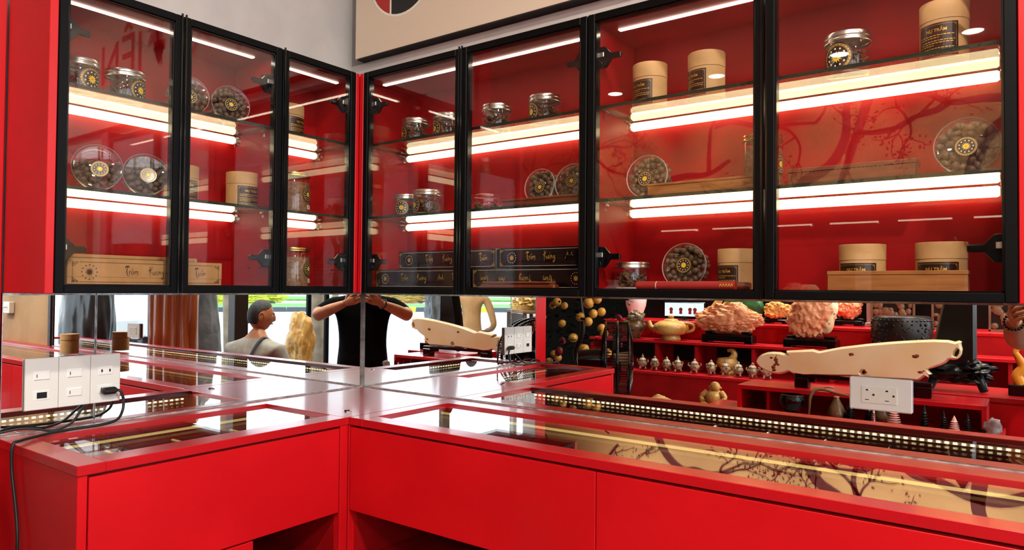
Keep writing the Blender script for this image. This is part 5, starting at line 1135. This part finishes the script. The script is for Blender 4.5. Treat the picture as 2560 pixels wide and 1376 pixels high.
# --- the photographer: black shirt, arms raised with a phone
ph = thing('person', 'man in black holding up a phone with both hands, bead bracelet on one wrist', 'person', (2.15, -1.925, F0), 228.2)
J = {'pelvis': (0, .02, .93, .185, .13), 'waist': (0, .02, 1.06, .20, .14), 'chest': (0, .01, 1.26, .215, .14), 'upper': (0, .01, 1.36, .19, .105), 'neck': (0, .005, 1.45, .058, .058), 'skull': (0, -.015, 1.54, .05, .05)}
B = [('pelvis', 'waist'), ('waist', 'chest'), ('chest', 'upper'), ('upper', 'neck'), ('neck', 'skull')]
for s_, n_ in ((-1, 'r'), (1, 'l')):
    J.update({'sh'+n_: (s_*.215, .01, 1.37, .068, .068), 'mid'+n_: (s_*.29, -.05, 1.325, .062, .062), 'el'+n_: (s_*.335, -.12, 1.285, .050, .050), 'fo'+n_: (s_*.235, -.21, 1.335, .045, .045), 'wr'+n_: (s_*.120, -.315, 1.385, .026, .026),
              'hip'+n_: (s_*.105, .02, .86, .115, .115), 'kn'+n_: (s_*.115, 0, .48, .064, .064), 'an'+n_: (s_*.12, .02, .09, .042, .042), 'to'+n_: (s_*.13, -.15, .035, .040, .032)})
    B += [('upper', 'sh'+n_), ('sh'+n_, 'mid'+n_), ('mid'+n_, 'el'+n_), ('el'+n_, 'fo'+n_), ('fo'+n_, 'wr'+n_), ('pelvis', 'hip'+n_), ('hip'+n_, 'kn'+n_), ('kn'+n_, 'an'+n_), ('an'+n_, 'to'+n_)]
def rule_ph(b, t, c):
    if b is None: return 0
    if b[0][:2] in ('el', 'fo') or (b[0][:3] == 'mid' and t > .35): return 1
    if b == ('neck', 'skull') or (b == ('upper', 'neck') and t > .6): return 1
    if b[0] == 'pelvis' and c.z < 1.0 or b[0][:2] in ('hi', 'kn'): return 2
    if b[0][:2] == 'an': return 3
    return 0
skin('body', J, B, ['shirt_black', 'skin', 'trouser_dark', 'rubber'], rule_ph, ph)
head(ph, (0, -.045, 1.625), 0, math.radians(8))
hand(ph, (-.118, -.318, 1.388), (-.235, -.21, 1.335), (.75, -.1, .35), 1, 'skin', 1.0); hand(ph, (.118, -.318, 1.388), (.235, -.21, 1.335), (-.75, -.1, .35), -1, 'skin', 1.0)
P = Print(lambda u, v, l: (u, -.1225-l, v))
t = thing('bead_bracelet', 'black bead bracelet on the wrist of the man in black', 'bracelet', (2.15, -1.925, F0), 228.2)
Wv, Ev = Vector((.128, -.309, 1.382)), Vector((.235, -.21, 1.335)); f = (Wv-Ev).normalized(); a_ = f.cross(Vector((0, 0, 1))).normalized(); b_ = a_.cross(f)
bm_ = MB().ico((0, 0, 0), .0062, 2).mesh('bead', 'black_gloss', 80)
for k in range(18): an = 2*PI*k/18; link('bead', bm_, t, loc=tuple(Wv-f*.012+(a_*math.cos(an)+b_*math.sin(an))*.0335))
t = thing('phone', 'black phone held up by the man in black', 'phone', (2.15, -1.925, F0), 228.2)
MB().box(-.080, .080, -.366, -.358, 1.432, 1.510, .006).build('case', 'phone_black', t); MB().box(-.074, .074, -.3578, -.3572, 1.436, 1.506).build('screen', 'phone_black', t)
# --- the seated man in grey with a cross-body strap, seen from behind
sm = thing('person', 'seated man in a grey T-shirt with a dark strap across his back, head turned', 'person', (2.80, -1.44, F0+.0), 14.5)
J = {'pelvis': (0, .06, .56, .18, .14), 'waist': (0, .045, .71, .19, .15), 'chest': (0, .01, .92, .205, .145), 'upper': (0, -.01, 1.03, .18, .11), 'neck': (0, -.03, 1.12, .066, .066), 'skull': (0, -.05, 1.20, .05, .05)}
B = [('pelvis', 'waist'), ('waist', 'chest'), ('chest', 'upper'), ('upper', 'neck'), ('neck', 'skull')]
for s_, n_ in ((-1, 'r'), (1, 'l')):
    J.update({'sh'+n_: (s_*.215, -.01, 1.025, .072, .072), 'mid'+n_: (s_*.265, -.04, .88, .055, .055), 'el'+n_: (s_*.285, -.07, .74, .043, .043), 'fo'+n_: (s_*.21, -.20, .66, .038, .038), 'wr'+n_: (s_*.15, -.31, .63, .026, .026),
              'hip'+n_: (s_*.10, .0, .55, .11, .10), 'kn'+n_: (s_*.16, -.42, .53, .066, .066), 'an'+n_: (s_*.15, -.40, .09, .043, .043), 'to'+n_: (s_*.16, -.56, .035, .040, .032)})
    B += [('upper', 'sh'+n_), ('sh'+n_, 'mid'+n_), ('mid'+n_, 'el'+n_), ('el'+n_, 'fo'+n_), ('fo'+n_, 'wr'+n_), ('pelvis', 'hip'+n_), ('hip'+n_, 'kn'+n_), ('kn'+n_, 'an'+n_), ('an'+n_, 'to'+n_)]
def rule_sm(b, t, c):
    if b is None: return 0
    if b[0][:2] in ('el', 'fo') or (b[0][:3] == 'mid' and t > .7): return 1
    if b == ('neck', 'skull') or (b == ('upper', 'neck') and t > .55): return 1
    if b[0][:2] in ('hi', 'kn') or (b[0] == 'pelvis' and c.z < .56): return 2
    return 3 if b[0][:2] == 'an' else 0
skin('body', J, B, ['shirt_grey', 'skin', 'trouser_dark', 'rubber'], rule_sm, sm)
head(sm, (0, -.065, 1.275), math.radians(-38), math.radians(4))
hand(sm, (-.15, -.31, .63), (-.21, -.20, .66), (.0, 0, -1), 1, 'skin', .3); hand(sm, (.15, -.31, .63), (.21, -.20, .66), (.0, 0, -1), -1, 'skin', .3)
t = thing('cross_body_bag', 'dark cross-body strap with a small bag worn by the seated man in grey', 'bag', (2.80, -1.44, F0+.0), 14.5)
MB().tube(smooth_pts([(-.215, .15, .62), (-.155, .195, .74), (-.10, .17, .90), (-.095, .125, 1.02), (-.10, .02, 1.115), (-.09, -.10, 1.04), (-.02, -.175, .88), (.10, -.16, .74), (.20, -.07, .62)]), .011, 6).build('strap', 'strap', t, 60); MB().box(-.30, -.22, -.06, .12, .50, .63, .02).build('pouch', 'strap', t)
t = thing('low_stool', 'dark stool under the seated man in grey', 'stool', (2.80, -1.38, F0), 14.5)
MB().lathe([(.0001, .405), (.17, .405), (.175, .42), (.16, .432), (.0001, .432)], 28).build('seat', 'dark_wood', t, 40)
for x in (-.11, .11):
    for y in (-.11, .11): MB().tube([(x, y, .406), (x*1.25, y*1.25, 0)], [.018, .014], 8).build('leg', 'dark_wood', t, 60)
# --- the man in beige by the entrance, seen from behind
bmn = thing('person', 'standing man in a tight beige long-sleeved shirt by the entrance, seen from behind', 'person', (3.55, -4.90, F0), 36)
J = {'pelvis': (0, .0, .93, .145, .105), 'waist': (0, .0, 1.06, .128, .095), 'chest': (0, .0, 1.25, .158, .110), 'upper': (0, .0, 1.36, .14, .09), 'neck': (0, -.01, 1.45, .054, .054), 'skull': (0, -.02, 1.54, .05, .05)}
B = [('pelvis', 'waist'), ('waist', 'chest'), ('chest', 'upper'), ('upper', 'neck'), ('neck', 'skull')]
for s_, n_ in ((-1, 'r'), (1, 'l')):
    J.update({'sh'+n_: (s_*.175, .0, 1.37, .058, .058), 'mid'+n_: (s_*.235, .015, 1.22, .048, .048), 'el'+n_: (s_*.275, .02, 1.06, .040, .040), 'fo'+n_: (s_*.24, -.10, 1.0, .035, .035), 'wr'+n_: (s_*.16, -.20, .97, .026, .026),
              'hip'+n_: (s_*.09, .0, .86, .095, .095), 'kn'+n_: (s_*.10, 0, .48, .062, .062), 'an'+n_: (s_*.11, .02, .09, .042, .042), 'to'+n_: (s_*.12, -.15, .035, .040, .032)})
    B += [('upper', 'sh'+n_), ('sh'+n_, 'mid'+n_), ('mid'+n_, 'el'+n_), ('el'+n_, 'fo'+n_), ('fo'+n_, 'wr'+n_), ('pelvis', 'hip'+n_), ('hip'+n_, 'kn'+n_), ('kn'+n_, 'an'+n_), ('an'+n_, 'to'+n_)]
def rule_bm(b, t, c):
    if b is None: return 0
    if b == ('neck', 'skull') or (b == ('upper', 'neck') and t > .6) or (b[0][:2] == 'fo' and t > .6) or b[0][:2] == 'wr': return 1
    if b[0][:2] in ('hi', 'kn') or (b[0] == 'pelvis' and c.z < .98): return 2
    return 3 if b[0][:2] == 'an' else 0
skin('body', J, B, ['shirt_beige', 'skin', 'trouser_dark', 'rubber'], rule_bm, bmn)
head(bmn, (0, -.045, 1.62), math.radians(-10))
hand(bmn, (-.16, -.20, .97), (-.24, -.10, 1.0), (.3, 0, -1), 1, 'skin', .5); hand(bmn, (.16, -.20, .97), (.24, -.10, 1.0), (-.3, 0, -1), -1, 'skin', .5)
# ------------------------------------------------------------------ the street outside
struct('ground', MB().box(4.62, 150, -110, 60, F0-.1, F0-.01), 'road')
def dirD(col_deg, dist):     # a spot seen past the corner mirrors, as bearing (deg from +x towards -y) and distance
    a = math.radians(col_deg); return (-1.88+dist*math.cos(a), 1.68-dist*math.sin(a))
def strip(name, b0, b1, d0, d1, z0, z1, m, label, cat, kind=None):
    n = 8; vs = []; 
    for i in range(n+1):
        b = b0+(b1-b0)*i/n
        for d in (d0, d1):
            for z in (z0, z1): x, y = dirD(b, d); vs.append((x, y, z))
    fs = []
    for i in range(n):
        a, b = i*4, i*4+4; fs += [(a+1, b+1, b+3, a+3), (a, a+1, b+1, b), (a+2, b+2, b+3, a+3)]
    fs += [(0, 2, 3, 1), (n*4, n*4+1, n*4+3, n*4+2)]
    o = MB().add(vs, fs).build(name, m); 
    if kind: o['kind'] = kind
    return tag(o, label, cat)
strip('lawn', 20, 62, 46.6, 62, F0-.02, F0+.10, 'grass', 'nearer strip of bright green lawn across the road', 'grass', 'stuff')
strip('lawn', 20, 62, 80, 105, F0-.02, F0+.15, 'grass', 'farther strip of bright green lawn beyond the pale path', 'grass', 'stuff')
kb = thing('kerb', 'black and yellow painted kerb along the nearer lawn', 'kerb', (0, 0, 0))
for i in range(21):
    b0 = 20+2*i; n = 2; m = MB(); P4 = [dirD(b0, 44.6), dirD(b0+1.96, 44.6), dirD(b0+1.96, 46), dirD(b0, 46)]
    m.add([(x, y, z) for z in (F0-.02, F0+.26) for x, y in P4], [(4, 5, 6, 7), (0, 1, 5, 4), (1, 2, 6, 5), (2, 3, 7, 6), (3, 0, 4, 7)]); m.build('kerb_stone', 'kerb_dark' if i % 3 else 'kerb_yellow', kb)
def hedge(bearing, dist, L, h, m, label):
    x, y = dirD(bearing, dist); t = thing('flower_hedge', label, 'hedge', (x, y, F0+.05), 90-bearing)
    rock('foliage', m, (0, 0, h*.45), (L/2, .8, h*.75), int(bearing*3), .15, .25, 5, t, 0, 60, 3.0, 9); MB().box(-L/2*.9, L/2*.9, -.4, .4, 0, .2, .05).build('bed_edge', 'kerb_dark', t)
hedge(31.5, 64, 9, 1.2, 'flower_yellow', 'low hedge of yellow flowers across the road, left of the dark post')
hedge(43.8, 66, 7, 1.2, 'flower_orange', 'low hedge of orange flowers across the road, above the golden rock')
def street_tree(bearing, dist, r, lean, label):
    x, y = dirD(bearing, dist); t = thing('street_tree', label, 'tree', (x, y, F0+.05))
    MB().tube(smooth_pts([(0, 0, 0), (lean*.5, 0, 1.5), (lean, 0, 3.5), (lean*1.2, 0, 5.2)]), [r*(1.25-.02*i) for i in range(16)], 10).build('trunk', 'trunk', t, 60)
    for k in range(3): a = 2.1*k; MB().tube([(lean*1.1, 0, 4.6), (lean*1.2+.9*math.cos(a), .9*math.sin(a), 5.8), (lean*1.2+1.6*math.cos(a), 1.6*math.sin(a), 6.6)], [r*.6, r*.4, r*.2], 8).build('bough', 'trunk', t, 60)
    rock('crown', 'palm_dark', (lean*1.2, 0, 7.4), (1.3, 1.3, 1.2), int(bearing*7), .25, .2, 4, t, None, 60, 2, 6)
street_tree(39.6, 64, .24, -.35, 'street tree with a forked pale trunk above the seated man, left trunk')
street_tree(40.9, 72, .22, .5, 'street tree with a leaning pale trunk above the seated man, right trunk')
street_tree(56.6, 66, .25, .2, 'street tree seen right of the photographer, through the doorway')
def palm(x, y, h, label, seed, sc=1.0):
    t = thing('palm_tree', label, 'tree', (x, y, F0)); rn = random.Random(seed)
    MB().tube(smooth_pts([(0, 0, 0), (.05, .02, h*.5), (.0, .05, h)]), [.11*sc]*11, 10).build('trunk', 'trunk', t, 60); m = MB()
    for k in range(22):
        a = rn.uniform(0, 6.28); el = rn.uniform(-.3, 1.2); L = rn.uniform(.5, .8)*sc; c = Vector((0, .05, h)); d = Vector((math.cos(a)*math.cos(el), math.sin(a)*math.cos(el), math.sin(el))); e = c+d*L
        m.tube([c, e], .008*sc, 5)
        for q in range(18):
            b = (q-8.5)*.16; s_ = d.cross(Vector((0, 0, 1))).normalized(); u = s_.cross(d); g = d*math.cos(b)+s_*math.sin(b); p2 = e+g*L*.75-Vector((0, 0, .10*L)); w_ = s_*.012*sc
            m.add([e-w_*.4, e+g*L*.4+w_, p2, e+g*L*.4-w_], [(0, 1, 2, 3)])
    m.build('fronds', 'palm', t, kind='stuff'); return t
palm(5.75, -3.15, 3.3, 'fan palm outside the shop front, nearest the parked car', 1); palm(6.5, -5.0, 3.0, 'fan palm outside the shop front, second from the car', 2); palm(7.3, -6.9, 3.5, 'fan palm outside the shop front, farthest from the car', 3)
# white car parked outside
t = thing('car', 'white car parked outside the shop front, front end showing', 'car', (8.5, -1.9, F0), 198)
prof = [(-2.2, .35), (-2.25, .75), (-2.15, 1.02), (-1.2, 1.12), (-.55, 1.62), (.9, 1.66), (1.75, 1.2), (2.2, 1.1), (2.25, .5), (2.2, .35)]
m = MB(); n = len(prof); vs = []
for y, k in ((-.88, .94), (-.80, 1), (.80, 1), (.88, .94)): vs += [(x, y*(1 if z < 1.1 else .88), z if k == 1 or z < .5 else z*.985) for x, z in prof]
fs = [(j*n+i, j*n+(i+1) % n, (j+1)*n+(i+1) % n, (j+1)*n+i) for j in range(3) for i in range(n)]+[tuple(range(n)), tuple(range(3*n, 4*n))]
m.add(vs, fs); m.build('body', 'car_paint', t, 30)
m = MB(); m.add([(-1.17, -.66, 1.16), (-1.17, .66, 1.16), (-.60, .62, 1.60), (-.60, -.62, 1.60)], [(0, 1, 2, 3)]); m.add([(-1.19, -.66, 1.165), (-1.19, .66, 1.165), (-.62, .62, 1.605), (-.62, -.62, 1.605)], [(0, 3, 2, 1)]); m.build('windscreen', 'car_glass', t)
for s_ in (-1, 1):
    m = MB().outline([(-.98, 1.14), (-.46, 1.55), (.85, 1.58), (1.45, 1.2), (1.3, 1.12)], .03, .004); m.v = [(x, y+s_*.775, z) for x, y, z in m.v]; m.build('side_window', 'car_glass', t)
    m = MB().box(-.06, .0, -.02, .02, 1.14, 1.58); m.v = [(x+.25, y+s_*.79, z) for x, y, z in m.v]; m.build('door_pillar', 'car_paint', t)
    MB().ico((-2.16, s_*.66, .88), 1, 2, 0, (.08, .17, .09)).build('headlamp', 'chrome', t, 60); MB().ico((-.75, s_*1.0, 1.14), 1, 2, 0, (.08, .12, .08)).build('wing_mirror', 'car_paint', t, 60)
    for x in (-1.4, 1.4):
        m = MB().lathe([(.0001, -.11), (.30, -.11), (.34, -.08), (.34, .08), (.30, .11), (.0001, .11)], 28, axis='y'); m.v = [(a+x, b+s_*.80, c+.34) for a, b, c in m.v]; wl = m.build('wheel', 'tyre', t, 40)
        m = MB().lathe([(.0001, -.115), (.20, -.115), (.20, .115), (.0001, .115)], 16, axis='y'); m.v = [(a+x, b+s_*.80, c+.34) for a, b, c in m.v]; m.build('wheel_rim', 'chrome', wl, 40)
m = MB().box(-2.29, -2.2, -.55, .55, .62, .95, .02); g = m.build('grille', 'tyre', t)
for k in range(5): MB().box(-2.31, -2.27, -.54, .54, .66+.06*k, .685+.06*k, .006).build('grille_bar', 'chrome', g)
MB().box(-2.33, -2.18, -.84, .84, .36, .58, .04).build('bumper', 'car_paint', t)
# ------------------------------------------------------------------ ceiling lamps
DL = ((2.2, -2.7, 16, 180), (2.2, -1.40, 30, 180), (3.4, -1.5, 26, 180), (3.5, -3.0, 16, 180), (3.2, -4.6, 14, 180), (3.4, -6.2, 14, 180),
      (-1.0, -4.18, 13, 100), (-.1, -4.18, 13, 100), (.8, -4.18, 13, 100), (1.6, -4.18, 13, 100))
LB = ('above the photographer', 'above the right counter', 'above the far end of the right counter', 'above the golden rock', 'above the beige shirt', 'farthest in, by the door frame', 'above the left end of the stepped display', 'above the golden teapot', 'above the pink boulder', 'above the carved screens')
for (x, y, e, sp), lb in zip(DL, LB):
    t = thing('downlight', 'round recessed ceiling downlight '+lb, 'lamp', (x, y, CE), 0, 'recessed ceiling downlights')
    MB().lathe([(.062, -.001), (.082, -.001), (.080, -.010), (.062, -.006)], 28).build('trim_ring', 'white_paint', t, 40)
    MB().cyl(.0615, -.005, -.003, 24).build('lamp_face', 'lamp_disc', t)
    l = bpy.data.lights.new('downlight_lamp', 'AREA'); l.shape = 'DISK'; l.size = .12; l.energy = e; l.color = (1, .93, .82); l.spread = math.radians(sp)
    o = bpy.data.objects.new('downlight_lamp', l); COL.objects.link(o); o.location = (x, y, CE-.012)
# lit bars fixed along the foot of the painted wall
for i in range(6):
    x = -.55+.46*i
    for z, nm in ((.86, 'upper'),):
        t = thing('wall_bar_light', 'slim lit bar under the painted branches on the back wall, '+('leftmost', 'second from the left', 'third from the left', 'third from the right', 'second from the right', 'rightmost')[i], 'lamp', (x, -4.548, z), 0, 'slim lit bars on the back wall')
        MB().box(-.17, .17, .0, .03, -.012, .012, .002).build('housing', 'white_paint', t); MB().box(-.165, .165, .0305, .034, -.009, .009).build('diffuser', 'bar_light', t); MB().box(-.175, .175, -.0, .15, -.022, -.0135, .001).build('added_shade_board', 'dark_wood', t)  # the board below is added, to keep the bar out of the counter-glass reflection
# ------------------------------------------------------------------ lift everything on to the floor level z = 0
for o in SC.objects:
    if o.parent is None: o.location.z += H
bpy.context.view_layer.update()
